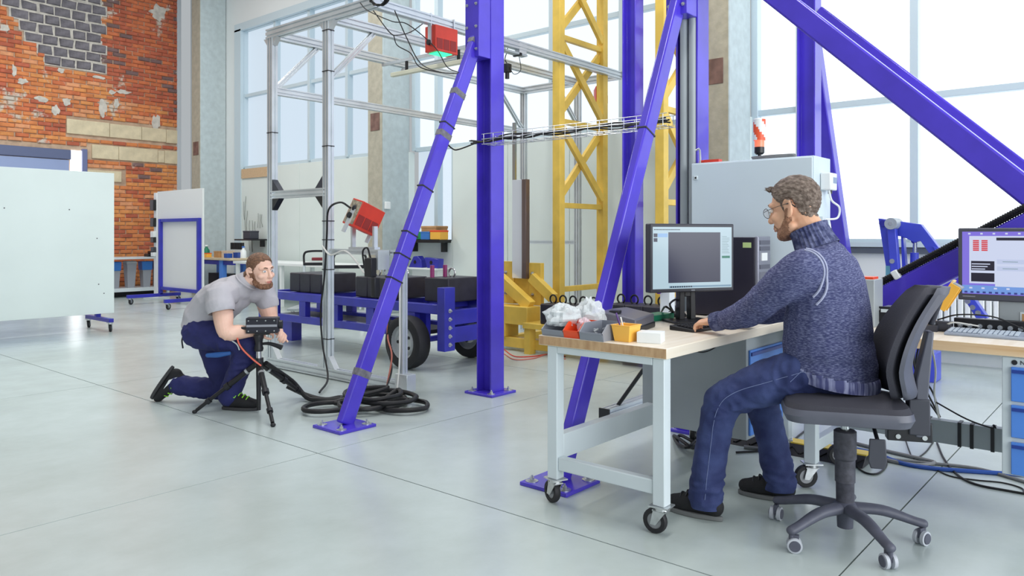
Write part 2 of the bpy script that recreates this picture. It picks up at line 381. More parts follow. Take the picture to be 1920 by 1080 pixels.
BRO = [brick_mat('brick_%s' % n, c) for n, c in (('orange', (216, 134, 82)), ('red', (206, 116, 76)), ('pale', (224, 156, 112)), ('deep', (186, 100, 74)), ('ochre', (222, 148, 88)), ('burnt', (126, 100, 98)))]
BLK_ST = mat('grey_stone', (116, 112, 118), .85, var=.25, vs=9, bump=.9, bs=14)
SAND = mat('sandstone', (220, 206, 174), .85, var=.1, vs=6, bump=.7, bs=30)
PL2 = mat('old_plaster', (206, 200, 190), .9, var=.15, vs=10, bump=.6, bs=18)
def stone_mesh(name, w, h, d, c=.012):
    mb = MB(); vs = []
    for y, k in ((0, 0), (-d + c, 0), (-d, c)):
        vs += [(-w / 2 + k, y, -h / 2 + k), (w / 2 - k, y, -h / 2 + k), (w / 2 - k, y, h / 2 - k), (-w / 2 + k, y, h / 2 - k)]
    fs = [(8, 9, 10, 11)]
    for r in (0, 4): fs += [(r + i, r + (i + 1) % 4, r + 4 + (i + 1) % 4, r + 4 + i) for i in range(4)]
    mb.add(vs, fs); return mb
bm_w, bm_h = .252, .078
bme = stone_mesh('brick', bm_w, bm_h, .03).mesh('brick', smooth=False); bme.materials.append(BRO[0])
blocks = []
for r in range(10):
    z0 = 4.76 + r * .205; start = 5.62 - max(0, r - 1) * .16 - (.12 if r % 2 else 0); u1 = 6.84 - (.10 if r % 2 else 0)
    u = u1
    while u > max(start, 4.2) + .1:
        w = random.uniform(.28, .34); blocks.append((u - w / 2, z0 + .1 + random.uniform(-.006, .006), w - random.uniform(.028, .05), random.uniform(.160, .178))); u -= w
zone = lambda u, z: any(abs(u - a) < w / 2 + .085 and abs(z - b) < h / 2 + .03 for a, b, w, h in blocks)
sands = [(6.05, 6.90, 3.40, 3.71), (6.90, 7.58, 3.40, 3.70), (7.58, 8.13, 3.40, 3.70), (8.13, 8.44, 3.39, 3.70), (6.54, 7.09, 2.92, 3.22), (7.09, 7.94, 2.92, 3.22), (7.94, 8.09, 2.93, 3.21), (8.09, 8.44, 2.92, 3.22), (6.44, 7.15, 2.44, 2.68), (6.45, 6.62, 1.1, 1.55)]
for a, b, w, h in blocks:
    sm = stone_mesh('stone', w, h, .05, .022); sm.v = [(x + random.uniform(-.016, .016), y + (random.uniform(-.014, .014) if y < 0 else 0), zz + random.uniform(-.008, .008)) for x, y, zz in sm.v]
    o = sm.build('stone', BLK_ST, wb); o.location = (a, WV + random.uniform(-.006, .006), b)
bed = MB()
for k, (a, b, w, h) in enumerate(blocks): bed.box(a - w / 2 - .03, a + w / 2 + .03, WV - .022 - k * .0001, WV, b - h / 2 - .024, b + h / 2 + .024)
bed.build('mortar_bed', PL2, wb, smooth=False)
for a, b, c, d in sands:
    o = stone_mesh('sandstone_block', b - a - .008, d - c - .008, .045, .006).build('sandstone_block', SAND, wb); o.location = ((a + b) / 2, WV, (c + d) / 2)
cand = []; cset = set()
row = 0; z = .05
while z < 6.9:
    u = 2.6 - .266 * 18 + (row % 2) * .13
    while u < 8.30:
        cu = u + .126
        inside = zone(cu, z) or any(a - .11 < cu < b + .11 and c - .03 < z < d + .03 for a, b, c, d in sands) or (cu < 6.55 and z < 3.14)
        if not inside: cand.append((cu, z)); cset.add((cu, z))
        u += .266
    z += .0875; row += 1
halves = []
row = 0; z = .05
while z < 6.9:
    u = 2.6 - .266 * 18 + (row % 2) * .13
    while u < 8.34:
        cu = u + .126
        if (cu, z) not in cset:
            for hu in (cu - .066, cu + .066):
                if hu < 8.38 and not (any(abs(hu - a) < w / 2 + .045 and abs(z - b) < h / 2 + .022 for a, b, w, h in blocks) or any(a - .06 < hu < b + .06 and c - .03 < z < d + .03 for a, b, c, d in sands) or (hu < 6.5 and z < 3.12)): halves.append((hu, z))
        u += .266
    z += .0875; row += 1
def seen(u, z):
    X = SN * u - CS * WV; Y = CS * u + SN * WV; px = 960 + FPX * X / Y; py = HOR - FPX * (z - EYE) / Y
    return (-5 < px < 338 and -5 < py < 480) and not (px < 213 and py > 318)
vis = [c for c in cand if seen(*c)]; vis.sort(key=lambda c: c[1] * .6 - c[0] * .1 + random.random() * .05)
solo300 = set(vis[:300]); rest = MB()
def brick_kind(u, z):
    n = noise.noise(Vector((u * 1.1, z * 1.1, 3)))
    x = random.random() + n * .5
    if u > 6.85 and z > 4.2: return 5 if x < .06 else (3 if x < .6 else 1)
    return 5 if x < -.12 else (3 if x < .15 else 1 if x < .35 else 0 if x < .65 else 4 if x < .85 else 2)
for c in cand:
    k = brick_kind(*c); y = WV + random.uniform(-.008, .010); sx = random.uniform(.93, 1.04); dz = random.uniform(-.004, .004); rt = random.uniform(-.012, .012)
    if c in solo300: inst('brick', bme, wb, (c[0], y, c[1] + dz), (0, rt, 0), (sx, 1, random.uniform(.93, 1.04)), BRO[k])
    else:
        rest.cm = k; rest.T = Matrix.Translation((c[0], y, c[1] + dz)) @ Matrix.Diagonal((sx, 1, 1, 1)); s = stone_mesh('x', bm_w, bm_h, .03); rest.add(s.v, s.f)
for hu, hz in halves:
    rest.cm = brick_kind(hu, hz); rest.T = Matrix.Translation((hu, WV + random.uniform(-.006, .01), hz)); s = stone_mesh('x', .118, bm_h, .03); rest.add(s.v, s.f)
o = rest.build('bricks', BRO, wb, smooth=False); o['kind'] = 'stuff'
def blotch(name, u, z, w, h, m):
    mb = MB(); n = 18; pts = []
    for i in range(n):
        a = 2 * math.pi * i / n; r = .75 + .5 * noise.noise(Vector((math.cos(a) * 2 + u * 3, math.sin(a) * 2, z * 5)))
        pts.append((u + math.cos(a) * w / 2 * r, z + math.sin(a) * h / 2 * r))
    mb.prism(pts, 'y', WV - .038, WV); return mb.build(name, m, wb, bevel=.006)
for u, z, w, h in ((6.75, 4.02, .22, .5), (7.05, 4.15, .14, .3), (7.9, 3.82, .24, .5), (7.2, 4.42, .34, .12), (6.95, 4.38, .2, .12), (5.6, 4.05, .3, .16), (5.85, 3.85, .2, .3), (6.05, 4.05, .22, .2), (5.1, 4.55, .12, .3), (5.25, 4.35, .25, .18), (5.95, 4.68, .2, .14), (6.7, 4.66, .3, .1), (7.95, 6.3, .5, .4), (4.95, 5.35, .25, .2)):
    blotch('plaster_patch', u, z, w, h, PL2)
# big sliding door in the brick wall, daylight in its side light
d1 = struct('door_1')
DB = mat('door_blue_grey', (150, 166, 206), .35, var=.05, vs=1)
MB().box(2.2, 6.13, WV - .06, WV, 2.86, 3.06).build('header', mat('door_header', (96, 106, 140), .4), d1, bevel=.01)
for i in range(3): MB().box(2.25 + i * 1.29, 3.52 + i * 1.29, WV - .04, WV, .02, 2.85).build('door_leaf', DB, d1, bevel=.01)
MB().box(6.13, 6.34, WV - .03, WV, .02, 3.06).build('side_light', mat('daylight_pane', (250, 252, 255), .3, emit=2.2), d1)
MB().box(6.34, 6.44, WV - .08, WV, 0, 3.1).build('jamb', mat('door_jamb', (110, 118, 160), .4), d1, bevel=.008)
t = MB().box(8.38, 8.47, WV - .05, WV, 0, 7.4).build('trim_4', PG); t['kind'] = 'structure'
# radiator under the right windows
r = thing('radiator', 'white ribbed radiator under the windows behind the blue arm', 'radiator', (8.6, 1.4, .12))
for i in range(34): MB().box(-.04, .05, -1.0 + i * .06, -1.0 + i * .06 + .045, .03, .60).build('fin', WHITE, r, bevel=.008, seg=1)
MB().cyl((0, -1.02, .06), (0, 1.06, .06), .02).build('lower_pipe', WHITE, r); MB().cyl((0, -1.02, .55), (0, 1.06, .55), .02).build('upper_pipe', WHITE, r)
for y in (-.8, .8): MB().box(-.03, .03, y - .02, y + .02, -.12, .05).build('foot', WHITE, r)
# ------------------------------------------------------------------ blue steel gantry
GU0, GU1, GV0, GV1 = 4.66, 6.88, 2.385, 4.20
gan = thing('steel_gantry', 'large purple-blue steel gantry of four columns with slanting braces', 'gantry', (GU0, GV1, 0))
bolt = MB().lathe([(.022, 0), (.022, .004), (.013, .005), (.013, .018), (.006, .019), (.006, .03), (0, .03)], n=6).mesh('bolt', smooth=False); bolt.materials.append(ZINC)
wash = MB().lathe([(.034, 0), (.034, .003), (0, .003)], n=16).mesh('washer'); wash.materials.append(ZINC)
def base_plate(u, v, s=.3):
    p = MB().box(u - s / 2, u + s / 2, v - s / 2, v + s / 2, 0, .02).build('base_plate', BLUE, gan, bevel=.003, w=True)
    for a, b in ((-1, -1), (1, -1), (1, 1), (-1, 1)):
        x, y = u + a * (s / 2 - .045) - GU0, v + b * (s / 2 - .045) - GV1
        inst('washer', wash, p, (x, y, .02)); inst('bolt', bolt, p, (x, y, .022), (0, 0, .3))
for u in (GU0, GU1):
    for v in (GV0, GV1):
        MB().hbeam((u, v, .02), (u, v, 4.6), up=(0, 1, 0)).build('column', BLUE, gan, w=True, bevel=.002, seg=1)
        base_plate(u, v)
for v in (GV0, GV1): MB().hbeam((GU0, v, 4.68), (GU1, v, 4.68)).build('top_beam', BLUE, gan, w=True)
for u in (GU0, GU1): MB().hbeam((u, GV0, 4.52), (u, GV1, 4.52)).build('top_beam', BLUE, gan, w=True)
def brace(p0, p1, w, h, up=(0, 0, 1), bev=.012): return MB().bar(p0, p1, w, h, up).build('brace', BLUE, gan, w=True, bevel=bev)
for v in (GV0, GV1):
    brace((3.19, v, .02), (4.58, v, 3.06), .060, .115); base_plate(3.19, v)
    g = MB().box(4.44, 4.58, v - .075, v + .075, 2.72, 3.35).build('gusset_plate', BLUE, gan, w=True, bevel=.004)
    for z in (2.78, 2.96, 3.14, 3.28):
        for s in (-.05, .05): inst('bolt', bolt, g, (4.45 - GU0, v + s - GV1, z), (0, -R(90), 0))
    # grey tape round the brace
    d = Vector((1.39, 0, 3.04)).normalized()
    for z in (((.30, .05), (2.02, .05), (2.36, .05), (2.80, .04)) if v > 3 else ()):
        c = Vector((3.19, v, .02)) + d * (z[0] / d.z); MB().bar(c, c + d * z[1], .0612, .1162).build('tape', mat('grey_tape', (112, 110, 118), .5, var=.3, vs=30), gan, w=True)
    for z in ((.95, 1.12, 1.28, 1.62, 2.12) if v > 3 else (1.9,)):
        c = Vector((3.19, v, .02)) + d * (z / d.z); MB().bar(c, c + d * .010, .066, .121).build('cable_tie', BLK, gan, w=True)
for v in (GV0,): brace((8.33, v, .02), (6.96, v, 3.06), .12, .13)
base_plate(8.33, GV0)
for u in (GU0, GU1):
    brace((u, 2.30, 3.25), (u, .36, 1.365), .15, .125)
    brace((u, 2.305, .27), (u, .36, 1.43), .15, .135)
    MB().box(u - .09, u + .09, .18, .46, 1.18, 1.62).build('apex_plate', BLUE, gan, w=True, bevel=.006)
MB().bar((GU0, .25, 1.4), (GU1, .25, 1.4), .12, .12).build('brace', BLUE, gan, w=True, bevel=.01)
for k, x in ((0, .03), (1, .10)):
    MB().cyl((GU0 - .07, GV0 - .04 + k * .062, .05), (GU0 - .07, GV0 - .04 + k * .062, 4.5), .027).build('conduit', MGREY, gan, w=True)
MB().tube([(4.50, GV0 - .105, 1.84), (4.5, GV0 - .135, 1.84), (4.5, GV0 - .135, 1.68), (4.5, GV0 - .105, 1.68)], .006, 6, 3).build('hook', ZINC, gan, w=True)
# corrugated hoses lying on the rising brace
hz = thing('corrugated_hose', 'two black corrugated cable hoses strapped along the rising purple brace', 'hose', (4.62, 1.24, 1.06))
for k in (0, 1):
    p0 = Vector((GU0 - .05 - k * .024, 1.36, .925 + k * .018)); p1 = Vector((GU0 - .05 - k * .024, .40, 1.50 + k * .018)); n = 90; mb = MB()
    prof = []; L = (p1 - p0).length
    for i in range(n): z = L * i / n; prof += [(.0125, z), (.0125, z + L / n * .5), (.0095, z + L / n * .55), (.0095, z + L / n * .95)]
    mb.lathe(prof, p0, p1 - p0, 10); mb.build('hose', CABLE, hz, w=True)
for f, m in ((.13, BLK), (.24, WHITE)):
    c = Vector((GU0 - .062, 1.36, .932)).lerp(Vector((GU0 - .062, .40, 1.507)), f); MB().bar(c, c + Vector((0, -.03, .018)), .07, .05).build('strap', m, hz, w=True, bevel=.006)
# wire cable tray between two columns
ct = thing('cable_tray', 'wire mesh cable tray hung between two purple gantry columns', 'cable tray', (4.53, 3.3, 2.04))
W = MB()
tz0, tz1, ta, tb = 2.02, 2.10, 4.47, 4.61
for u, z in ((ta, tz0), (tb, tz0), (ta, tz1), (tb, tz1), (ta, 2.06), (4.54, tz0)):
    MB().cyl((u, 4.12, z), (u, 2.47, z), .0028, n=6).build('long_wire', ZINC, ct, w=True)
for i in range(17):
    v = 4.1 - i * .1; MB().tube([(ta, v, tz1), (ta, v, tz0), (tb, v, tz0), (tb, v, tz1)], .0026, 6, 1).build('cross_wire', ZINC, ct, w=True)
for k in range(5):
    pts = [(4.5 + .02 * k + random.uniform(-.02, .02), 4.30 - i * .2, 2.035 + random.uniform(0, .05)) for i in range(10)]
    solo(MB().tube(pts, .006, 6, 5), 'tray_cable', CABLE, 'black cable lying loose in the wire cable tray', 'cable', pts[0], 'black cables in the tray')
solo(MB().tube([(4.52, 4.2, 2.05), (4.48, 4.38, 2.0), (4.35, 4.33, 1.99), (4.19, 4.27, 2.04)], .006, 6), 'signal_cable', CABLE, 'thin black cables hanging left of the purple column from the tray', 'cable', (4.5, 4.4, 2.05))
# ------------------------------------------------------------------ yellow lifting frame
yl = thing('lattice_mast_frame', 'yellow lattice mast frame with crossed bars behind the blue gantry', 'mast', (6.9, 4.5, 0))
for v in (5.18, 3.87):
    for u in (6.9, 7.78):
        MB().box(u - .05, u + .05, v - .05, v + .05, .13, 5.4).build('post', YEL, yl, w=True, bevel=.004)
    for i in range(5):
        z = .68 + i * .953
        MB().bar((6.94, v, z), (7.74, v, z), .055, .06).build('rung', YEL, yl, w=True, bevel=.003)
        if i >= 1 and z < 4.5:
            MB().bar((6.94, v - .024, z + .87), (7.74, v - .024, z + .09), .045, .085).build('diagonal', YEL, yl, w=True, bevel=.003)
            MB().bar((6.94, v + .024, z + .09), (7.74, v + .024, z + .87), .045, .085).build('diagonal', YEL, yl, w=True, bevel=.003)
MB().box(6.5, 6.62, 3.5, 5.84, .04, .15).build('base_rail', YEL, yl, w=True, bevel=.004)
MB().box(7.72, 7.84, 3.5, 5.84, .04, .15).build('base_rail', YEL, yl, w=True, bevel=.004)
for v in (5.78, 5.18, 3.87, 3.55): MB().box(6.62, 7.72, v - .05, v + .05, .04, .13).build('cross_rail', YEL, yl, w=True, bevel=.004)
MB().box(6.48, 6.72, 5.3, 5.86, .30, .50).build('base_box', YEL, yl, w=True, bevel=.006)
MB().box(6.48, 6.72, 5.62, 5.86, .15, .30).build('base_box', YEL, yl, w=True, bevel=.006)
MB().box(6.40, 6.78, 3.5, 5.3, .28, .34).build('deck', YEL, yl, w=True, bevel=.004)
for v in (3.6, 4.5, 5.25): MB().box(6.42, 6.52, v - .04, v + .04, .0, .28).build('deck_leg', YEL, yl, w=True)
for v, z1 in ((5.80, .99), (5.40, .98)):
    p = MB().box(6.74, 6.80, v - .09, v + .09, .50, z1).build('upright_plate', YEL, yl, w=True, bevel=.004)
    for z in (.62, .86): inst('bolt', bolt, p, (6.74 - 6.9, v - 4.5 + .03, z), (0, -R(90), 0))
MB().box(6.76, 6.84, 5.36, 5.84, .5, .80).build('back_plate', YEL, yl, w=True, bevel=.004)
MB().bar((6.62, 5.82, .80), (6.62, 5.36, .50), .10, .12).build('gusset_bar', YEL, yl, w=True, bevel=.004)
MB().bar((6.72, 5.42, .82), (6.72, 5.12, .60), .09, .11).build('gusset_bar', YEL, yl, w=True, bevel=.004)
sp = thing('steel_guide_plate', 'shiny upright steel plate with a brown edge above the yellow base', 'steel plate', (6.74, 5.6, .80))
MB().box(6.70, 6.735, 5.54, 5.70, .80, 1.93).build('plate', mat('mirror_steel', (226, 232, 240), .15, .25), sp, w=True, bevel=.002)
MB().box(6.68, 6.75, 5.48, 5.54, .80, 1.93).build('edge_angle', mat('brown_steel', (120, 104, 100), .3, .6), sp, w=True, bevel=.003)
MB().box(6.75, 6.78, 5.70, 5.74, .80, 2.6).build('guide_rail', STEEL, sp, w=True)
# dark counterweights with lifting rings
WEI = mat('cast_weight', (44, 42, 52), .5, var=.15, vs=12)
def weight(loc, sx, sy, sz, rings, label, group, rmat=BLKM, parts=3):
    t = thing('counterweight', label, 'weight', loc, group=group)
    n = parts
    for i in range(n): MB().box(-sx / 2, sx / 2, -sy / 2 + sy * i / n + .002, -sy / 2 + sy * (i + 1) / n - .002, 0, sz).build('weight_block', WEI, t, bevel=.012)
    for i in range(rings):
        y = -sy / 2 + sy * (i + .5) / rings
        MB().tube([(0, y + .042 * math.cos(R(w)), sz + .042 + .045 * math.sin(R(w))) for w in range(-60, 241, 30)], .009, 8, 3).build('lifting_ring', rmat, t)
    return t
weight((6.58, 3.92, .34), .30, .62, .27, 4, 'dark grey counterweight with rings right of the slanting purple brace', 'counterweights on the yellow deck')
weight((6.58, 4.75, .34), .30, .66, .22, 5, 'black counterweight with rings behind the plastic bags on the desk', 'counterweights on the yellow deck')
wp = thing('white_post', 'slim white post with a purple sling beside the right purple column', 'post', (6.2, 3.42, 0))
MB().box(-.05, .05, -.05, .05, 0, 1.32).build('post', WHITE, wp, bevel=.006); MB().box(-.12, .12, -.12, .12, 0, .02).build('foot', WHITE, wp)
MB().tube([(-.06, .05, 1.22), (-.08, .09, .98), (-.08, .06, .80), (-.08, .03, .80), (-.07, .03, .98), (-.06, .03, 1.2)], .018, 8, 5).build('sling', mat('purple_sling', (96, 40, 140), .6), wp)

# ------------------------------------------------------------------ aluminium profile frame
FU0, FU1 = 4.2, 8.1; FV = [6.68, 5.77, 5.12]; FP = 4.75
af = thing('aluminium_frame', 'silver aluminium profile frame standing behind the kneeling man', 'frame', (FU0, 5.8, 0))
def prof(p0, p1, name='beam', w=.075, h=.075, up=(0, 0, 1), n=(1, 2)): return MB().slot(p0, p1, w, h, up, n).build(name, ALU, af, w=True)
Z1 = 3.28
for v in FV[:2]: prof((FU0, v, .09), (FU0, v, Z1 - .04), 'post', .065, .085, (0, 1, 0))
prof((FU0, FP, .0), (FU0, FP, 1.2), 'post', .055, .045, (0, 1, 0), (1, 1))
prof((FU0, FV[0] + .06, .05), (FU0, FP - .02, .05), 'beam', .08, .085)
prof((FU0, FV[0] + .06, Z1), (FU0, FV[2] - .045, Z1), 'beam', .08, .09)
prof((FU0, FV[0], 1.69), (FU0, FV[1], 1.69), 'beam', .06, .075)
prof((FU0, FV[1], 1.15), (FU0, FP - .02, 1.15), 'beam', .05, .045, n=(1, 1))
for v in FV: prof((FU0 + .03, v, Z1 - .005), (FU1, v, Z1 - .005), 'beam', .075, .085)
prof((FU1, FV[0] + .05, Z1), (FU1, FV[2] - .05, Z1), 'beam', .08, .09)
prof((FU0, FV[0], 2.72), (FU1, FV[0], 2.72), 'beam', .06, .075)
for v in (FV[0], FV[1]): prof((FU1, v, 0), (FU1, v, Z1 - .04), 'post', .065, .08, (0, 1, 0))
for v in FV[:2]: prof((FU0 + .03, v, 2.74), (FU0 + .52, v, Z1 - .05), 'brace', .045, .045, n=(1, 1)); prof((FU1 - .03, v, 2.74), (FU1 - .52, v, Z1 - .05), 'brace', .045, .045, n=(1, 1))
prof((5.9, FV[0], 3.20), (5.9, FV[2], 3.20), 'beam', .06, .06)
prof((FU1, FV[0], 1.2), (FU1, FV[1], 1.2), 'beam', .05, .05, n=(1, 1))
for v, s in ((FV[0], -1), (FV[1], 1)):
    for zz in (1, -1):
        MB().prism([(v + s * .045, 1.69 + zz * .037), (v + s * .16, 1.69 + zz * .037), (v + s * .045, 1.69 + zz * .15)], 'x', FU0 - .03, FU0 + .03).build('corner_bracket', BLKM if zz < 0 else DGREY, af, w=True)
for v in FV[:2]:
    for s in (-1, 1):
        MB().prism([(v + s * .043, .093), (v + s * .13, .093), (v + s * .043, .20)], 'x', FU0 - .028, FU0 + .028).build('foot_bracket', ALU, af, w=True)
        MB().prism([(v + s * .043, Z1 - .045), (v + s * .11, Z1 - .045), (v + s * .043, Z1 - .12)], 'x', FU0 - .028, FU0 + .028).build('corner_bracket', ALU, af, w=True)
MB().box(FU0 - .05, FU0 + .05, FP - .10, FP + .05, .02, .16).build('foot_bracket', ALU, af, w=True, bevel=.004)
for v, zs in ((FV[0], (2.3,)), (FV[1], (3.15, 2.78, 2.1, 1.42, 1.25, .98, .35))):
    for z in zs: MB().box(FU0 - .036, FU0 + .036, v - .046, v + .046, z, z + .008).build('cable_tie', BLK, af, w=True)
# light bar and small camera hung on the frame
lb = thing('light_bar', 'pale strip light hung across under the aluminium frame', 'lamp', (5.6, 5.4, 2.9))
q0, q1 = pu(735, 141, 5.6), pu(884, 112, 5.6); MB().bar(q0, q1, .05, .045).build('housing', mat('ivory', (222, 222, 200), .5), lb, w=True, bevel=.006)
for f in (.2, .85):
    c = q0.lerp(q1, f); MB().box(c.x - .012, c.x + .012, c.y - .012, c.y + .012, c.z, 3.2).build('hanger', BLKM, lb, w=True)
MB().bar((5.6, 6.68, 3.21), (5.6, 5.12, 3.21), .03, .03).build('hanger_rail', ALU, lb, w=True)
q = pv(972, 97, 5.12); s = thing('sensor_bracket', 'small metal sensor plate under the frame right of the purple column', 'bracket', q)
MB().bar((-.25, 0, -.03), (.1, 0, -.03), .08, .02).build('plate', MGREY, s); MB().box(-.02, .1, -.03, .03, -.02, .09).build('mount', ALU, s); MB().box(-.03, 0, -.05, .05, -.05, -.02).build('clip', BLKM, s)
q = pu(951, 128, 6.6); s = thing('small_camera', 'small black camera hanging under the frame beside the purple column', 'camera', q)
MB().box(-.035, .035, -.04, .04, -.05, .05).build('body', BLK, s, bevel=.008); MB().cyl((0, 0, -.05), (0, 0, -.12), .025).build('lens', BLKM, s); MB().tube([(0, 0, .05), (.02, .05, .12), (0, 0, .2), (0, -.02, .33)], .006, 6).build('lead', CABLE, s)
MB().tube([(0, -.03, .02), (0, -.1, -.08), (0, -.2, -.05), (0, -.18, .1)], .004, 6).build('lead', CABLE, s)
# red laser projectors
GREENL = mat('green_glow', (40, 235, 150), .4, emit=1.6); VENT = mat('vent_mesh', (150, 44, 40), .6)
def projector(loc, rot, label, glow=True, open_=False):
    t = thing('laser_projector', label, 'projector', loc, group='red laser projectors'); t.rotation_euler = rot; t.scale = (.72, .74, .95)
    b = MB().box(-.19, .19, -.10, .10, -.125, .125).build('housing', RED, t, bevel=.006)
    for i in range(3): MB().box(-.17 + i * .115, -.07 + i * .115, -.104, -.10, -.10, .0).build('vent', VENT, b)
    ba, bb = (-.20, .03) if open_ else (-.06, .24)
    MB().box(-.205, -.19, -.03, .03, ba, bb).build('bracket', ALU, t); MB().box(.19, .205, -.03, .03, ba, bb).build('bracket', ALU, t)
    MB().cyl((-.20, 0, -.04), (-.235, 0, -.04), .028, n=10).build('knob', BLK, t)
    if glow: MB().box(-.14, .10, -.09, .08, -.135, -.126).build('glow_panel', GREENL, t)
    if open_:
        MB().box(-.192, -.19, -.09, .09, -.11, .11).build('rear_panel', mat('pcb_grey', (170, 160, 140), .4, .3, var=.4, vs=40), t)
        MB().ell((-.2, .0, .04), (.02, .03, .03)).build('plug', BLK, t)
    return t
projector((4.98, 5.10, 3.10), (0, 0, R(-3)), 'red box projector glowing green hung from the top of the aluminium frame')
projector((4.25, 5.32, 1.45), (R(14), R(20), R(4)), 'red box projector with open rear tilted on the low aluminium rail', False, True)
projector((8.0, 5.35, 3.02), (0, 0, R(40)), 'small far red projector half hidden behind the yellow lattice mast', False)
st = thing('projector_stand', 'short aluminium stand carrying the tilted red projector', 'stand', (4.25, 5.32, 1.172))
MB().box(-.03, .03, -.18, .18, 0, .02).build('plate', ALU, st); 
for y in (-.15, .15): MB().box(-.02, .02, y - .012, y + .012, .02, .20).build('arm', ALU, st)
# loose cables on the frame
cab = [('black cable drooping from the red projector down the second post', [(4.105, 5.32, 1.53), (4.07, 5.42, 1.58), (4.08, 5.60, 1.52), (4.12, 5.68, 1.3), (4.14, 5.74, .95), (4.14, 5.80, .6), (4.12, 5.74, .3), (4.0, 5.5, .06), (3.7, 5.2, .02)], .009),
  ('thin cable hanging from the coil to the purple brace near the top', [pu(740, 20, 4.1), pu(762, 70, 4.1), pu(788, 118, 4.1), pu(825, 135, 4.05), pu(858, 138, 4.0)], .0045),
  ('thin cable drooping between the coil and the first red projector', [pu(700, 20, 4.1), pu(730, 60, 4.1), pu(745, 66, 4.2), pu(770, 60, 4.4), pu(792, 45, 4.75)], .0045),
  ('thin cable falling from the top left beam towards the light bar', [pu(675, 5, 4.1), pu(690, 20, 4.1), pu(735, 40, 4.1), pu(765, 46, 4.2), pu(815, 88, 4.3), pu(838, 125, 4.3), pu(860, 136, 4.2)], .0045),
  ('thin cable looping under the frame behind the purple brace', [pu(738, 66, 4.15), pu(745, 85, 4.2), pu(770, 100, 4.2), pu(785, 124, 4.2), pu(815, 134, 4.2), pu(850, 138, 4.0)], .0045)]
for lab, pts, r in cab: solo(MB().tube(pts, r, 6), 'hanging_cable', CABLE, lab, 'cable', tuple(pts[0]))
coil = [(4.10, 4.92 + .13 * math.cos(a * .7) + random.uniform(-.012, .012), 3.30 + .10 * math.sin(a * .7) + random.uniform(-.012, .012)) for a in range(54)]
coil = [(4.10 + random.uniform(-.03, .03), p[1], p[2]) for p in coil]
solo(MB().tube(coil, .006, 6, 3), 'cable_coil', CABLE, 'coil of black cable tied on the top beam of the aluminium frame', 'cable coil', (4.1, 5.0, 3.3))
for i, pts in enumerate([[(4.15, 4.80, 1.15), (4.13, 4.82, .9), (4.12, 4.83, .6), (4.12, 4.86, .4), (4.12, 4.8, .2), (4.0, 4.75, .03)], [(4.14, 4.72, 1.1), (4.12, 4.70, .7), (4.1, 4.68, .3), (4.05, 4.66, .03)], [(4.14, 4.79, 1.0), (4.12, 4.84, .62), (4.12, 4.85, .45), (4.12, 4.8, .3), (4.08, 4.82, .04)]]):
    solo(MB().tube(pts, .007, 6), 'drop_cable', [CABLE, WCABLE, mat('pink_cable', (206, 120, 104), .5)][i], ['black', 'white', 'pink'][i] + ' cable running down the short aluminium post by the wheel', 'cable', pts[0])
solo(MB().tube([(4.12, 5.75, 1.2), (4.1, 5.6, 1.12), (4.1, 5.4, 1.16), (4.1, 5.25, 1.08), (4.06, 5.08, .98), (4.03, 4.99, 1.0), (4.02, 4.965, 1.03)], .008, 6), 'white_lead', WCABLE, 'white lead looping along the low aluminium rail', 'cable', (4.12, 5.75, 1.2))
pa = thing('power_adapter', 'black power adapters strapped beside the purple brace above the wheel', 'adapter', (4.02, 4.95, .95))
MB().box(-.03, .03, -.045, .045, 0, .16).build('adapter_block', BLK, pa, bevel=.008); MB().box(-.03, .03, -.09, -.04, -.16, .0).build('adapter_block', BLK, pa, bevel=.008); MB().box(.03, .15, -.06, -.03, .06, .22).build('mount', ALU, pa)
MB().tube([(0, 0, .16), (0, .04, .24), (0, .1, .2), (0, .06, .02)], .008, 6).build('lead', CABLE, pa)
# hose pile at the foot of the brace
hp = []
def loop(cx, cy, rx, ry, n, z, a0=0, turns=1.0):
    for i in range(int(n * turns)):
        a = a0 + 2 * math.pi * i / n; hp.append((cx + rx * math.cos(a), cy + ry * math.sin(a), z + random.uniform(0, .01)))
c0 = gp(575, 748); hp += [(c0.x - .1, c0.y + .12, .10), (c0.x, c0.y, .03), tuple(gp(610, 749, .025)), tuple(gp(640, 745, .03))]
pc = gp(700, 762)
loop(pc.x, pc.y, .26, .24, 12, .03, 2.4, 1.1); loop(pc.x + .05, pc.y - .08, .22, .25, 12, .07, 2.6, 1.0)
lc = gp(612, 772); loop(lc.x, lc.y, .17, .15, 10, .03, .5, 1.1); loop(pc.x - .02, pc.y - .02, .2, .22, 12, .10, .3, 1.0)
rc = gp(755, 768); loop(rc.x, rc.y, .17, .2, 10, .03, 2.0, 1.2); loop(pc.x - .15, pc.y - .1, .15, .14, 10, .05, 1, 1.2)
solo(MB().tube(hp, .018, 9, 4), 'cable_hose', CABLE, 'thick black cable hose piled in loops at the foot of the purple brace', 'hose', tuple(pc))
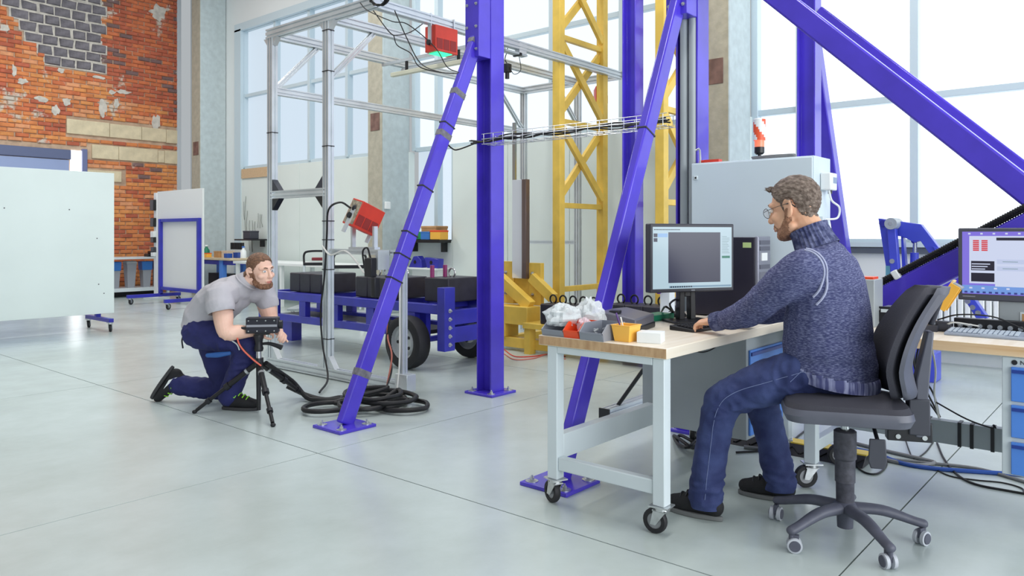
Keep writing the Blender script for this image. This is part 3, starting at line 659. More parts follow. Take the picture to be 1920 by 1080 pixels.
# ------------------------------------------------------------------ blue trailer
tr = thing('flatbed_trailer', 'blue steel flatbed trailer with a car wheel behind the aluminium posts', 'trailer', (5.43, 6.6, 0))
TA, TB, VA, VB = 5.1, 5.76, 5.17, 8.35
for u in (TA, TB):
    MB().box(u - .04, u + .04, VA, VB, .54, .63).build('upper_rail', TRBLUE, tr, w=True, bevel=.004); MB().box(u - .04, u + .04, VA + .35, VB, .29, .37).build('lower_rail', TRBLUE, tr, w=True, bevel=.004)
    for v in (5.62, 6.25, 6.85, 7.45, 8.05): MB().box(u - .035, u + .035, v - .06, v + .06, .37, .54).build('upright', TRBLUE, tr, w=True, bevel=.003)
    p = MB().box(u - .07, u + .07, VA - .06, VA + .04, .20, .80).build('end_post', TRBLUE, tr, w=True, bevel=.004)
    for z in (.26, .34, .42, .5, .58): inst('bolt', bolt, p, (u - 5.43, VA - .06 - 6.6, z), (R(90), 0, 0))
for v in (5.5, 6.1, 6.7, 7.3, 7.9, 8.3): MB().box(TA, TB, v - .03, v + .03, .56, .62).build('cross_member', TRBLUE, tr, w=True, bevel=.003)
MB().box(TA, TB, VA - .05, VA + .03, .27, .42).build('end_beam', TRBLUE, tr, w=True, bevel=.004); MB().box(TA, TB, VA - .05, VA + .03, .44, .58).build('end_beam', TRBLUE, tr, w=True, bevel=.004)
MB().box(TA + .1, TB - .1, 5.6, 8.2, .30, .34).build('tray', mat('dark_deck', (30, 28, 44), .6), tr, w=True)
def wheel(x, y, s):
    w = MB().lathe([(.165, -.075), (.215, -.085), (.248, -.07), (.258, -.03), (.258, .03), (.248, .07), (.215, .085), (.165, .075)], (x, y, .258), (1, 0, 0), 40, closed=True).build('tyre', RUB, tr, w=True)
    rm = MB().lathe([(0, -.02), (.05, -.025), (.055, -.04), (.10, -.045), (.13, -.02), (.155, -.03), (.168, -.075), (.172, -.075), (.172, .07), (0, .07)], (x, y, .258), (s, 0, 0), 32).build('rim', mat('silver_rim', (186, 190, 192), .35, .5), w, w=True)
    for k in range(8):
        a = k * math.pi / 4; MB().cyl((x - s * .05 * 1, y + .115 * math.cos(a), .258 + .115 * math.sin(a)), (x - s * .02, y + .115 * math.cos(a), .258 + .115 * math.sin(a)), .014, n=8).build('rim_hole', BLKM, rm, w=True) if False else None
    for k in range(5):
        a = k * math.pi * .4; MB().cyl((x - .052 * 1, y + .085 * math.cos(a), .258 + .085 * math.sin(a)), (x - .03, y + .085 * math.cos(a), .258 + .085 * math.sin(a)), .016, n=8).build('wheel_nut', BLKM, w, w=True)
wheel(4.98, 5.57, 1); wheel(5.88, 5.57, 1)
MB().cyl((4.98, 5.57, .258), (5.88, 5.57, .258), .03).build('axle', TRBLUE, tr, w=True)
for u in (5.2, 5.66): MB().box(u - .03, u + .03, 5.51, 5.63, .24, .55).build('axle_bracket', TRBLUE, tr, w=True)
MB().box(5.36, 5.5, 8.1, 8.3, .0, .3).build('jack_leg', TRBLUE, tr, w=True)
weight((5.42, 7.55, .632), .5, .62, .22, 0, 'black ribbed weight box on the far end of the blue trailer', 'weight boxes on the trailer')
weight((5.42, 6.32, .632), .5, .60, .22, 4, 'black ribbed weight box with rings in the middle of the blue trailer', 'weight boxes on the trailer', ZINC)
t = weight((5.50, 5.48, .632), .45, .34, .24, 1, 'black box with two purple pegs at the near trailer end', 'weight boxes on the trailer', ZINC, 1)
for x in (-.2, -.02): MB().cyl((x, .08, .24), (x, .08, .36), .022).build('peg', mat('magenta_peg', (150, 50, 110), .4), t)
# ------------------------------------------------------------------ casters and desks
def caster(parent, x, y, ztop, r, rz, wmat=RUB, fork=ZINC, wth=.03):
    ca, sa = math.cos(rz), math.sin(rz); T = Matrix.Translation((x, y, 0)) @ Matrix.Rotation(rz, 4, 'Z')
    m = MB(); m.T = T; m.box(-.045, .045, -.04, .04, ztop - .006, ztop); m.cyl((0, 0, ztop - .006), (0, 0, ztop - .022), .03)
    for s in (-1, 1): m.prism([(-.03, ztop - .02), (.03, ztop - .02), (.045, r - .012), (.02, r - .014)], 'y', s * (wth / 2 + .006) - .002, s * (wth / 2 + .006) + .002)
    m.box(-.03, .035, -wth / 2 - .008, wth / 2 + .008, ztop - .026, ztop - .02)
    f = m.build('caster', fork, parent)
    w = MB(); w.T = T; w.lathe([(r * .62, -wth / 2), (r * .92, -wth / 2), (r, -wth / 4), (r, wth / 4), (r * .92, wth / 2), (r * .62, wth / 2)], (.03, 0, r), (0, 1, 0), 24, closed=True); w.build('wheel', wmat, f)
    h = MB(); h.T = T; h.lathe([(0, -wth / 2 - .004), (.012, -wth / 2 - .004), (.014, -wth / 3), (r * .64, -wth / 3), (r * .64, wth / 3), (.014, wth / 3), (.012, wth / 2 + .004), (0, wth / 2 + .004)], (.03, 0, r), (0, 1, 0), 20); h.build('hub', mat('caster_hub', (150, 152, 156), .4, .4), f)
WTOP = mat('beech_top', (240, 232, 218), .4, rgb2=(226, 212, 190), vs=3, stretch=(.6, 9, 9), lo=.3, hi=.8)
WEDGE = mat('beech_edge', (206, 172, 132), .5, rgb2=(178, 140, 102), vs=5, stretch=(6, 6, 2), lo=.35, hi=.7)
WEDGE2 = mat('beech_edge_long', (238, 208, 168), .5, rgb2=(216, 172, 122), vs=3, stretch=(3, .6, 12), lo=.35, hi=.75)
DT = .815; DB_ = .768
d1k = thing('workbench', 'rolling workbench with beech top at which the man in the sweater sits', 'desk', (3.66, 1.96, 0))
a0, a1, b0, b1 = 2.895, 4.42, 1.60, 2.295
tp = MB().box(a0, a1, b0, b1, DB_, DT).build('tabletop', WTOP, d1k, w=True, bevel=.003)
MB().box(a0 - .0015, a0, b0 + .003, b1 - .003, DB_ + .003, DT - .003).build('end_grain', WEDGE, tp, w=True)
LG = .058
for u, v in ((a0 + .045, b0 + .05), (a0 + .045, b1 - .07), (a1 - .05, b0 + .05), (a1 - .05, b1 - .07)):
    MB().box(u - LG / 2, u + LG / 2, v - LG / 2, v + LG / 2, .128, DB_ - .002).build('leg', LGREY, d1k, w=True, bevel=.004)
    caster(d1k, u - 3.66, v - 1.96, .128, .055, R(70 if v > 2 else 95) if u < 3.3 else R(200))
for u in (a0 + .045, a1 - .05):
    MB().box(u - .022, u + .022, b0 + .08, b1 - .1, .172, .235).build('end_rail', LGREY, d1k, w=True, bevel=.005)
    MB().box(u - .03, u + .03, b0 + .08, b1 - .1, DB_ - .034, DB_ - .002).build('apron', LGREY, d1k, w=True, bevel=.003)
MB().box(a0 + .07, a1 - .08, b1 - .10, b1 - .045, .222, .338).build('back_rail', LGREY, d1k, w=True, bevel=.003)
def pedestal(root, u0, u1, v0, v1, z0, z1, face, drawers, w=True):
    MB().box(u0, u1, v0, v1, z0, z1).build('cabinet_body', MGREY if face == 'y' else LGREY, root, w=True, bevel=.003)
    ob = None
    for (p, q) in drawers:
        if face == 'y':
            d = MB().box(u0 + .025, u1 - .025, v0 - .012, v0, p, q).build('drawer', DRBLUE, root, w=True, bevel=.003)
            MB().box(u0 + .03, u1 - .03, v0 - .02, v0 - .010, q - .03, q - .012).build('grip', mat('grip_blue', (30, 62, 150), .4), d, w=True)
        else:
            d = MB().box(u0 - .012, u0, v0 + .025, v1 - .035, p, q).build('drawer', DRBLUE, root, w=True, bevel=.003)
            MB().box(u0 - .018, u0 - .010, v0 + .03, v1 - .038, q - .026, q - .012).build('grip', mat('grip_blue', (30, 62, 150), .4), d, w=True)
pedestal(d1k, 3.84, 4.34, 1.655, 2.28, .22, .764, 'y', [(.24, .48), (.495, .69)])
MB().tube([(3.835, 1.95, .755), (3.835, 1.98, .68), (3.834, 1.9, .66), (3.834, 1.82, .70), (3.834, 1.80, .75)], .003, 6).build('lead', CABLE, d1k, w=True)
# second desk at a right angle
d2k = thing('side_workbench', 'second beech-topped workbench behind the office chair at the right', 'desk', (4.25, .3, 0))
e0, e1, f0, f1 = 3.95, 4.55, -.95, 1.50
tp = MB().box(e0, e1, f0, f1, DB_ - .002, DT).build('tabletop', WTOP, d2k, w=True, bevel=.003)
MB().box(e0 - .0015, e0, f0 + .003, f1 - .003, DB_ + .001, DT - .003).build('front_edge', WEDGE2, tp, w=True)
for u, v in ((e0 + .04, f1 - .13), (e1 - .05, f1 - .13), (e0 + .04, f0 + .05), (e1 - .05, f0 + .05)):
    MB().box(u - .03, u + .03, v - .03, v + .03, .128, DB_ - .004).build('leg', LGREY, d2k, w=True, bevel=.004); caster(d2k, u - 4.25, v - .3, .128, .058, R(130), wth=.032)
for v in (f1 - .13, f0 + .05): MB().box(e0 + .07, e1 - .08, v - .022, v + .022, .18, .24).build('end_rail', LGREY, d2k, w=True, bevel=.004)
du = MB().box(e1 - .11, e1 - .05, f0 + .08, f1 - .16, .222, .338).build('cable_duct', MGREY, d2k, w=True, bevel=.003)
for px in (1740, 1799, 1822, 1861):
    v = pu(px, 800, e1 - .11).y; MB().box(e1 - .114, e1 - .046, v - .008, v + .008, .218, .342).build('strap', BLK, du, w=True)
pedestal(d2k, 3.965, 4.5, .06, .535, .246, .764, 'x', [(.252, .394), (.414, .556), (.572, .722)])
bpy.ops.object.text_add(); tx = bpy.context.object; tx.data.body = 'NOREM'; tx.data.size = .026; tx.data.extrude = .0004; tx.name = 'maker_name'
tx.parent = d2k; tx.location = (3.963 - 4.25, .468 - .3, .733); tx.rotation_euler = (R(90), 0, R(-90)); tx.data.materials.append(BLK)
dg = bpy.context.evaluated_depsgraph_get(); me = bpy.data.meshes.new_from_object(tx.evaluated_get(dg)); o2 = bpy.data.objects.new('maker_name', me); COL.objects.link(o2)
o2.parent = d2k; o2.location = tx.location; o2.rotation_euler = tx.rotation_euler; bpy.data.objects.remove(tx)
MB().cyl((3.9645, .488, .741), (3.962, .488, .741), .011).build('maker_mark', BLK, d2k, w=True)
# ------------------------------------------------------------------ grey control cabinet with beacon
cb = thing('control_cabinet', 'tall pale grey electrical cabinet behind the man in the sweater', 'cabinet', (4.6, 1.9, .93))
CG = mat('cabinet_grey', (212, 226, 234), .4, var=.02, vs=2)
MB().box(4.455, 4.735, 1.515, 2.285, .93, 1.755).build('body', CG, cb, w=True, bevel=.004)
dr = MB().box(4.445, 4.455, 1.522, 2.28, .94, 1.748).build('door', CG, cb, w=True, bevel=.004)
for z in (1.66, 1.1):
    l = MB().box(4.438, 4.445, 2.235, 2.262, z - .013, z + .013).build('lock', LGREY, dr, w=True, bevel=.003); MB().cyl((4.4375, 2.248, z), (4.436, 2.248, z), .006).build('keyhole', BLK, dr, w=True)
jb = MB().box(4.55, 4.67, 1.455, 1.513, 1.56, 1.66).build('junction_box', WHITE, cb, w=True, bevel=.006); MB().box(4.60, 4.66, 1.453, 1.455, 1.60, 1.635).build('window', mat('slate_blue', (128, 150, 180), .3), jb, w=True)
MB().tube([(4.60, 1.48, 1.56), (4.62, 1.47, 1.50), (4.66, 1.44, 1.46), (4.66, 1.45, 1.40), (4.60, 1.49, 1.39), (4.56, 1.512, 1.39)], .006, 8).build('lead', WHITE, cb, w=True)
MB().cyl((4.62, 1.48, 1.56), (4.62, 1.48, 1.54), .012).build('gland', BLK, cb, w=True); MB().box(4.52, 4.57, 1.49, 1.513, 1.375, 1.405).build('plug', LGREY, cb, w=True)
s = MB().box(4.56, 4.65, 1.487, 1.513, 1.24, 1.32).build('switch_plate', YPLA, cb, w=True, bevel=.004); MB().cyl((4.605, 1.487, 1.28), (4.605, 1.455, 1.28), .03).build('red_switch', RED, cb, w=True)
for z in (1.2, 1.6): MB().box(4.56, 4.64, 2.28, 2.31, z - .04, z + .04).build('mounting_bracket', BLUE, cb, w=True)
bc = thing('beacon_lamp', 'white and orange striped warning beacon on the grey cabinet', 'lamp', tuple(pu(1424, 281, 4.58)[:2]) + (1.755,))
MB().cyl((0, 0, 0), (0, 0, .045), .010).build('stem', BLKM, bc); MB().lathe([(.020, .04), (.030, .05), (.030, .085), (.026, .09)], n=20).build('base', BLKM, bc)
MB().lathe([(.029, .085), (.031, .15), (.031, .155), (0, .155)], n=24).build('lens', mat('orange_lens', (250, 130, 96), .15, emit=.5), bc)
cap = MB(); n = 32
for i in range(n):
    for j in range(8):
        z0, z1 = .128 + j * .016, .128 + (j + 1) * .016; q = [(math.cos(2 * math.pi * k / n) * .037, math.sin(2 * math.pi * k / n) * .037) for k in (i, i + 1)]
        cap.cm = 1 if ((i / n * 2 + j * .11) % 1) < .45 else 0
        cap.add([(*q[0], z0), (*q[1], z0), (*q[1], z1), (*q[0], z1)], [(0, 1, 2, 3)])
cap.cm = 0; cap.lathe([(.037, .256), (.030, .262), (0, .262)], n=n)
cap.build('striped_cap', [WHITE, mat('beacon_orange', (238, 92, 52), .4)], bc)
cc = [(4.56 + .04 * math.cos(i * .55) + random.uniform(-.008, .008), 1.79 + .13 * math.sin(i * .55) + random.uniform(-.01, .01), 1.762 + i * .0004) for i in range(46)]
solo(MB().tube(cc, .005, 6, 4), 'coiled_cable', GCABLE, 'coil of grey cable lying on top of the grey cabinet', 'cable coil', (4.56, 1.79, 1.757))
solo(MB().box(-.02, .03, -.05, .05, 0, .025).cyl((0, .05, .015), (0, .09, .015), .012), 'connector_plug', [RED], 'red connector on the left end of the cabinet top', 'plug', (4.56, 2.19, 1.756), w=False)
# ------------------------------------------------------------------ first monitor, computer, keyboard
SCR = lambda n, c, e: mat(n, c, .25, emit=1.0, dim=True)
def slab(name, m, x0, x1, z0, z1, y, par): return MB().box(x0, x1, y - .0006, y, z0, z1).build(name, m, par)
m1 = thing('computer_monitor', 'black monitor showing a dark square image on the rolling workbench', 'monitor', (3.86, 1.99, DT), R(-28.5))
hw, z0, z1 = .272, .170, .545
MB().prism([(-.14, -.09), (.14, -.09), (.12, .10), (-.12, .10)], 'z', 0, .014).build('stand_base', BLK, m1, bevel=.005)
MB().prism([(-.055, .012), (-.018, .012), (-.018, .2), (-.05, .2)], 'y', .02, .06).prism([(.018, .012), (.055, .012), (.05, .2), (.018, .2)], 'y', .02, .06).box(-.02, .02, .02, .06, .14, .32).build('stand_column', BLK, m1, bevel=.004)
pn = MB().box(-hw, hw, -.03, .022, z0, z1).build('bezel', mat('monitor_bezel', (52, 54, 64), .45), m1, bevel=.006)
sc = slab('screen', SCR('screen_light', (176, 200, 212), .75), -hw + .016, hw - .016, z0 + .02, z1 - .018, -.0302, pn)
sw = 2 * hw - .032; sx = lambda f: -hw + .016 + f * sw; sz = lambda f: z1 - .018 - f * (z1 - z0 - .038)
slab('image_window', SCR('screen_dark', (52, 54, 76), .35), sx(.19), sx(.85), sz(.905), sz(.085), -.0312, pn)
slab('taskbar', SCR('screen_taskbar', (120, 150, 172), .5), sx(.2), sx(.99), sz(.985), sz(.955), -.0312, pn)
for i in range(10): slab('taskbar_icon', SCR('screen_icon', (40, 48, 60), .3), sx(.215 + i * .028), sx(.232 + i * .028), sz(.982), sz(.958), -.032, pn)
for i in range(18): slab('menu_glyph', SCR('screen_icon', (40, 48, 60), .3), sx(.015 + i * .018), sx(.027 + i * .018), sz(.052), sz(.035), -.0312, pn)
slab('thumbnail', SCR('screen_dark', (52, 54, 76), .35), sx(.01), sx(.055), sz(.165), sz(.105), -.0312, pn); slab('thumbnail', SCR('screen_dark', (52, 54, 76), .35), sx(.01), sx(.055), sz(.24), sz(.18), -.0312, pn)
slab('highlight', SCR('screen_blue', (140, 178, 222), .6), sx(.06), sx(.18), sz(.165), sz(.105), -.0312, pn)
slab('green_button', SCR('screen_green', (50, 120, 104), .5), sx(.872), sx(.975), sz(.515), sz(.475), -.0312, pn)
for i in range(11): slab('text_line', SCR('screen_text', (126, 150, 158), .5), sx(.872), sx(random.uniform(.93, .975)), sz(.16 + i * .027), sz(.152 + i * .027), -.0312, pn)
slab('maker_badge', mat('badge', (130, 134, 144), .3), -.012, .012, z0 + .006, z0 + .013, -.0306, pn)
pc_ = thing('computer_tower', 'black and silver computer tower behind the first monitor', 'computer', (4.31, 1.98, DT), 0)
MB().box(-.09, .09, -.21, .22, .008, .47).build('case', mat('pc_case', (44, 42, 58), .4), pc_, bevel=.004)
fr_ = MB().box(-.09, .09, -.232, -.21, .004, .475).build('front_panel', mat('pc_silver', (146, 148, 162), .35, .4), pc_, bevel=.006)
for z in (.44, .405, .30): MB().box(-.07, .07, -.236, -.232, z - .012, z + .012).build('drive_bay', mat('pc_slot', (92, 94, 108), .4), fr_)
MB().box(-.05, .03, -.237, -.232, .335, .38).build('sticker', WHITE, fr_); MB().box(-.07, .07, -.234, -.232, .03, .27).build('grille', mat('pc_grille', (112, 114, 126), .5), fr_)
MB().box(-.092, -.09, -.19, -.14, .41, .44).build('paper_note', mat('note_green', (196, 220, 150), .7), pc_)
for x in (-.07, .07):
    for y in (-.18, .18): MB().cyl((x, y, 0), (x, y, .008), .012, n=10).build('foot', RUB, pc_)
def keyboard(loc, rz, label, m, km, L=.44, Wd=.15):
    k = thing('keyboard', label, 'keyboard', loc, rz)
    MB().prism([(-Wd / 2, .0), (Wd / 2, 0), (Wd / 2, .026), (-Wd / 2, .014)], 'x', -L / 2, L / 2).build('tray', m, k, bevel=.004)
    key = MB().prism([(-.0075, -.0075), (.0075, -.0075), (.0075, .0075), (-.0075, .0075)], 'z', 0, .006).mesh('key', smooth=False); key.materials.append(km)
    for r in range(5):
        for c in range(20):
            if c in (14,): continue
            y = -Wd / 2 + .022 + r * .021; inst('key', key, k, (-L / 2 + .022 + c * .0208, y, .0155 + (y + Wd / 2) * .08), (R(4.6), 0, 0))
    MB().box(-.07, .03, -Wd / 2 + .008, -Wd / 2 + .014, .015, .019).build('wrist_edge', km, k)
    return k
keyboard((3.68, 1.795, DT), R(-10), 'black keyboard under the left hand of the seated man', BLK, mat('key_black', (40, 40, 46), .5))
ms = thing('computer_mouse', 'black mouse beside the flat green box at the back of the workbench', 'mouse', (4.05, 2.17, DT), R(40))
MB().ell((0, 0, .004), (.034, .058, .032)).build('shell', BLK, ms); MB().box(-.002, .002, .02, .05, .03, .036).build('scroll_wheel', DGREY, ms)
solo(MB().tube([(3.98, 1.86 + .05 * math.sin(i * 1.3) + .01 * i, DT + .012 + .012 * (i % 3)) if i % 2 else (4.10, 1.84 + .012 * i, DT + .015 + .01 * (i % 4)) for i in range(10)], .005, 6, 6), 'white_cable_bundle', WCABLE, 'bundle of white cable on the workbench between monitor and computer tower', 'cable', (4.04, 1.9, DT))
solo(MB().tube([gp(1240, 585, DT + .01), gp(1248, 575, DT + .1), gp(1262, 585, DT + .02), gp(1256, 570, DT + .12), gp(1270, 562, DT + .1), gp(1265, 588, DT + .02), gp(1240, 590, DT + .01)], .006, 6, 6), 'tangled_cable', CABLE, 'tangled black cables behind the left side of the first monitor', 'cable', tuple(gp(1255, 588, DT)))
# parts bins along the short end
def bin_(loc, rz, w, d, h, m, label, open_front=True, group='open parts bins on the workbench'):
    t = thing('parts_bin', label, 'bin', loc, rz, group); th = .003
    MB().box(-d / 2, d / 2, -w / 2, w / 2, 0, th).build('bottom', m, t)
    for s in (-1, 1):
        MB().prism([(-d / 2, 0), (d / 2, 0), (d / 2, h), (-d / 2 + .035, h), (-d / 2 - .008, h * .48)], 'y', s * w / 2 - th, s * w / 2 + th).build('side', m, t)
    MB().box(d / 2 - th, d / 2, -w / 2, w / 2, 0, h).build('back', m, t)
    MB().prism([(-d / 2, 0), (-d / 2 + th, 0), (-d / 2 - .006, h * .48), (-d / 2 - .012, h * .48)], 'y', -w / 2, w / 2).build('front_lip', m, t)
    MB().box(-d / 2 - .012, -d / 2 - .006, -w / 2, w / 2, h * .40, h * .50).build('rim', m, t)
    return t
GBIN = mat('grey_bin', (138, 142, 152), .4)
bin_((2.985, 2.215, DT), 0, .125, .16, .062, GBIN, 'grey parts bin holding crumpled film at the bench corner')
bin_((2.985, 2.105, DT), 0, .085, .16, .072, ORANGE, 'orange-red parts bin between the two grey bins')
g2 = bin_((2.985, 1.985, DT), 0, .125, .18, .075, GBIN, 'grey parts bin holding small metal parts')
for i in range(14):
    x, y = random.uniform(-.05, .05), random.uniform(-.045, .045); MB().cyl((x, y, .006 + .003 * i), (x + random.uniform(-.03, .03), y + random.uniform(-.03, .03), .012 + .003 * i), .005, n=6).build('metal_part', ZINC, g2)
yb = thing('yellow_tray', 'translucent yellow tray with a pen on the workbench', 'tray', (2.99, 1.86, DT))
MB().lathe([(.052, 0), (.066, .072), (.070, .072), (.070, .076), (.062, .076), (.049, .004), (0, .004)], n=4, sx=1.05, sy=1.0).build('tub', mat('yellow_tub', (250, 192, 84), .35), yb, bevel=.006)
yb.rotation_euler = (0, 0, R(45))
MB().cyl((.0, .01, .01), (.03, .04, .125), .0045, n=10).build('pen', mat('pen_violet', (90, 60, 130), .4), yb); MB().cyl((.01, .0, .01), (-.02, .03, .11), .0035, n=10).build('stick', WHITE, yb)
solo(MB().box(-.045, .045, -.055, .055, 0, .048), 'white_carton', WHITE, 'small plain white box at the near corner of the workbench', 'box', (3.03, 1.755, DT), w=False, bevel=.002, rz=R(18))
def crumple(loc, r, label, seed, m=CLEAR):
    mb = MB().ell((0, 0, 0), (1, 1, 1), n=30, k=18)
    vs = []
    for p in mb.v:
        q = Vector(p); k = 1 + .38 * noise.noise(q * 2.3 + Vector((seed, 0, 0))) + .2 * noise.noise(q * 6 + Vector((0, seed, 0))); vs.append((q.x * r[0] * k, q.y * r[1] * k, max(q.z * r[2] * k, -r[2] * .6) + r[2] * .6))
    mb.v = vs; return solo(mb, 'plastic_bag', m, label, 'plastic bag', loc, 'crumpled clear plastic on the workbench', w=False, smooth=True, ang=25)
crumple((2.985, 2.215, DT + .045), (.085, .085, .062), 'crumpled clear plastic bag heaped on the first grey bin', 3.1)
crumple((3.13, 2.16, DT + .001), (.085, .08, .095), 'tall crumpled clear plastic bag behind the orange-red bin', 8.4)
crumple((2.99, 2.09, DT + .012), (.04, .03, .045), 'small clear bag inside the orange-red bin', 5.7, mat('pinkish_film', (236, 214, 222), .2, bump=.5, bs=50, alpha=.75))
ca = thing('instrument_case', 'flat black and grey instrument case behind the parts bins', 'case', (3.36, 2.11, DT), R(14))
MB().prism([(-.12, 0), (.12, 0), (.12, .085), (.03, .098), (-.12, .07)], 'x', -.16, .16).build('lid', mat('case_grey', (98, 98, 110), .4), ca, bevel=.008)
MB().box(-.165, .165, -.125, .125, .0, .03).build('base', BLK, ca, bevel=.006); MB().box(-.13, -.08, -.02, .03, .09, .105).build('latch', BLK, ca, bevel=.003)
solo(MB().box(-.18, .18, -.055, .055, 0, .034), 'flat_green_box', GRN, 'long flat green box lying at the back of the workbench', 'box', (3.77, 2.20, DT), w=False, bevel=.003, rz=R(-4))
# ------------------------------------------------------------------ things on the second desk
m2 = thing('wide_monitor', 'dark framed monitor at the right edge showing program windows', 'monitor', (4.41, .50, DT), R(-90))
Wh = .28; zb, zt = .158, .518
pn = MB().box(-Wh, Wh, -.02, .03, zb, zt).build('bezel', mat('monitor_bezel2', (76, 78, 88), .45), m2, bevel=.006)
MB().box(-.11, .11, .0, .05, .0, zb + .05).build('stand_column', MGREY, m2, bevel=.006); MB().box(-.13, .13, -.08, .10, 0, .014).build('stand_base', MGREY, m2, bevel=.005)
MB().box(-.02, .06, -.003, 0, .05, .11).build('label_plate', LGREY, m2); MB().box(-.012, .05, -.004, -.002, .056, .102).build('label', CARD, m2)
sw = 2 * Wh - .036; sx = lambda f: -Wh + .018 + f * sw; sz = lambda f: zt - .018 - f * (zt - zb - .05)
def S2(name, m, a, b, c, d, l=1): slab(name, m, sx(a), sx(b), sz(d), sz(c), -.0202 - .0007 * l, pn)
SBG = SCR('desktop_violet', (126, 112, 214), .8); SW = SCR('window_pale', (200, 208, 232), .8); SK = SCR('window_black', (40, 38, 52), .3); SR = SCR('led_red', (206, 66, 74), .7); SBL = SCR('desktop_blue', (112, 150, 216), .8)
S2('screen', SBG, 0, 1, 0, 1, 0); S2('lower_wallpaper', SBL, 0, 1, .86, .985)
S2('program_window', SW, .06, .27, .07, .83, 2); S2('program_window', SW, .27, .585, .07, .87, 2); S2('program_window', SCR('window_pale2', (216, 222, 236), .8), .585, .99, .25, .97, 3); S2('program_window', SW, .585, .99, .07, .25, 2)
for c in (.09, .16):
    for i in range(6): S2('red_cell', SR, c, c + .05, .135 + i * .03, .158 + i * .03, 3)
S2('console', SK, .075, .265, .47, .62, 3); S2('console', SK, .075, .265, .66, .80, 3); S2('title_bar', SK, .28, .54, .095, .14, 3); S2('title_bar', SK, .55, .9, .095, .14, 3)
for i in range(3): S2('console_line', SW, .08, .23 - .02 * i, .51 + i * .04, .525 + i * .04, 4)
for i in range(2): S2('button', SCR('button_pale', (186, 196, 224), .8), .285, .50, .44 + i * .11, .51 + i * .11, 3); S2('button_text', SCR('screen_text', (126, 150, 158), .5), .33, .45, .47 + i * .11, .48 + i * .11, 4)
S2('dark_field', SK, .63, .9, .34, .41, 4); S2('dark_field', SK, .63, .9, .47, .54, 4)
for i in range(16): S2('taskbar_icon', SCR('icon_dark', (56, 66, 130), .5), .02 + i * .05, .045 + i * .05, .955, .985, 4 if i < 11 else 1)
for i in range(5): S2('desktop_icon', SW, .05 + i * .1, .07 + i * .1, .02, .045, 2)
for i in range(4): S2('desktop_icon', SW, .06 + i * .1, .085 + i * .1, .89, .915, 2)
MB().cyl((.255, -.02, zb + .014), (.255, -.024, zb + .014), .009).build('power_button', WHITE, pn); slab('maker_text', mat('badge', (130, 134, 144), .3), -Wh + .02, -Wh + .075, zb + .016, zb + .022, -.0206, pn)
keyboard((4.235, .58, DT), R(-90), 'grey keyboard on the second workbench below the right monitor', mat('kb_grey', (150, 160, 176), .5), mat('key_grey', (190, 202, 214), .5))
pp = thing('patch_panel', 'black connector panel with round sockets under the right monitor', 'panel', (4.36, .63, DT))
MB().box(-.02, .03, -.16, .16, 0, .07).build('chassis', BLK, pp, bevel=.003)
for i in range(7): MB().cyl((-.02, .13 - i * .042, .036), (-.034, .13 - i * .042, .036), .011, n=14).build('socket', ZINC, pp)
for i in range(3): MB().tube([(-.03, .13 - i * .042, .036), (-.06, .15, .05), (-.05, .2, .03), (-.02, .24, .03 + .01 * i)], .004, 6).build('lead', WCABLE, pp)
solo(MB().box(-.03, .03, -.035, .035, 0, .05).box(-.033, -.03, -.025, .025, .01, .04), 'desk_sensor', DGREY, 'small grey sensor cube left of the grey keyboard', 'sensor', (4.33, .83, DT), w=False, bevel=.003)
solo(MB().tube([(4.33, .86, DT + .055), (4.30, .76, DT + .09), (4.30, .62, DT + .09), (4.31, .52, DT + .05), (4.33, .46, DT + .02)], .004, 6), 'arched_cable', CABLE, 'black cable arching over the connector panel', 'cable', (4.33, .86, DT))
rk = thing('rack_unit', 'black rack instrument with silver top behind the chair backrest', 'instrument', (4.40, 1.02, DT))
MB().box(-.05, .12, -.13, .12, .005, .10).build('case', mat('rack_case', (150, 156, 168), .4, .4), rk, bevel=.003); f = MB().box(-.056, -.05, -.14, .13, 0, .105).build('front_plate', BLK, rk, bevel=.002)
MB().box(-.059, -.056, -.05, .11, .075, .092).build('display', LGREY, f); MB().box(-.058, -.056, -.02, .06, .02, .06).build('sticker', mat('violet_label', (170, 160, 220), .5), f)
for z in (.015, .09): MB().cyl((-.056, .12, z), (-.06, .12, z), .006, n=10).build('screw', ZINC, f)
gd = thing('grey_power_supply', 'grey instrument with a white handle close to the seated man\'s back', 'instrument', (4.32, 1.24, DT))
MB().prism([(-.1, 0), (.1, 0), (.1, .17), (.05, .25), (-.1, .25)], 'x', -.06, .10).build('case', MGREY, gd, bevel=.004)
MB().tube([(-.065, -.05, .02), (-.075, -.055, .1), (-.075, -.03, .17), (-.065, -.02, .18)], .012, 8).build('handle', WHITE, gd); MB().box(-.05, .05, -.09, -.02, .25, .262).build('orange_cap', ORANGE, gd)
yt = thing('yellow_file_box', 'slim yellow and wooden holder leaning behind the top of the chair backrest', 'holder', (4.30, .90, DT))
lean = Matrix.Rotation(R(30), 4, 'X')
for k, (nm, x0, x1, y0, y1, z1, mm) in enumerate((('back', -.03, .03, .02, .03, .285, mat('pale_wood', (236, 206, 150), .6)), ('side', -.033, -.029, -.02, .03, .27, YPLA), ('side', .029, .033, -.02, .03, .27, YPLA), ('clip', -.028, .028, -.025, .025, .0, MGREY))):
    m = MB(); m.T = lean
    if nm == 'clip': m.box(x0, x1, y0, y1, .262, .275)
    else: m.box(x0, x1, y0, y1, .13 if nm == 'side' else .02, z1)
    m.build(nm, mm, yt, bevel=.002)
MB().box(-.04, .04, -.05, .05, 0, .03).build('base', DGREY, yt)
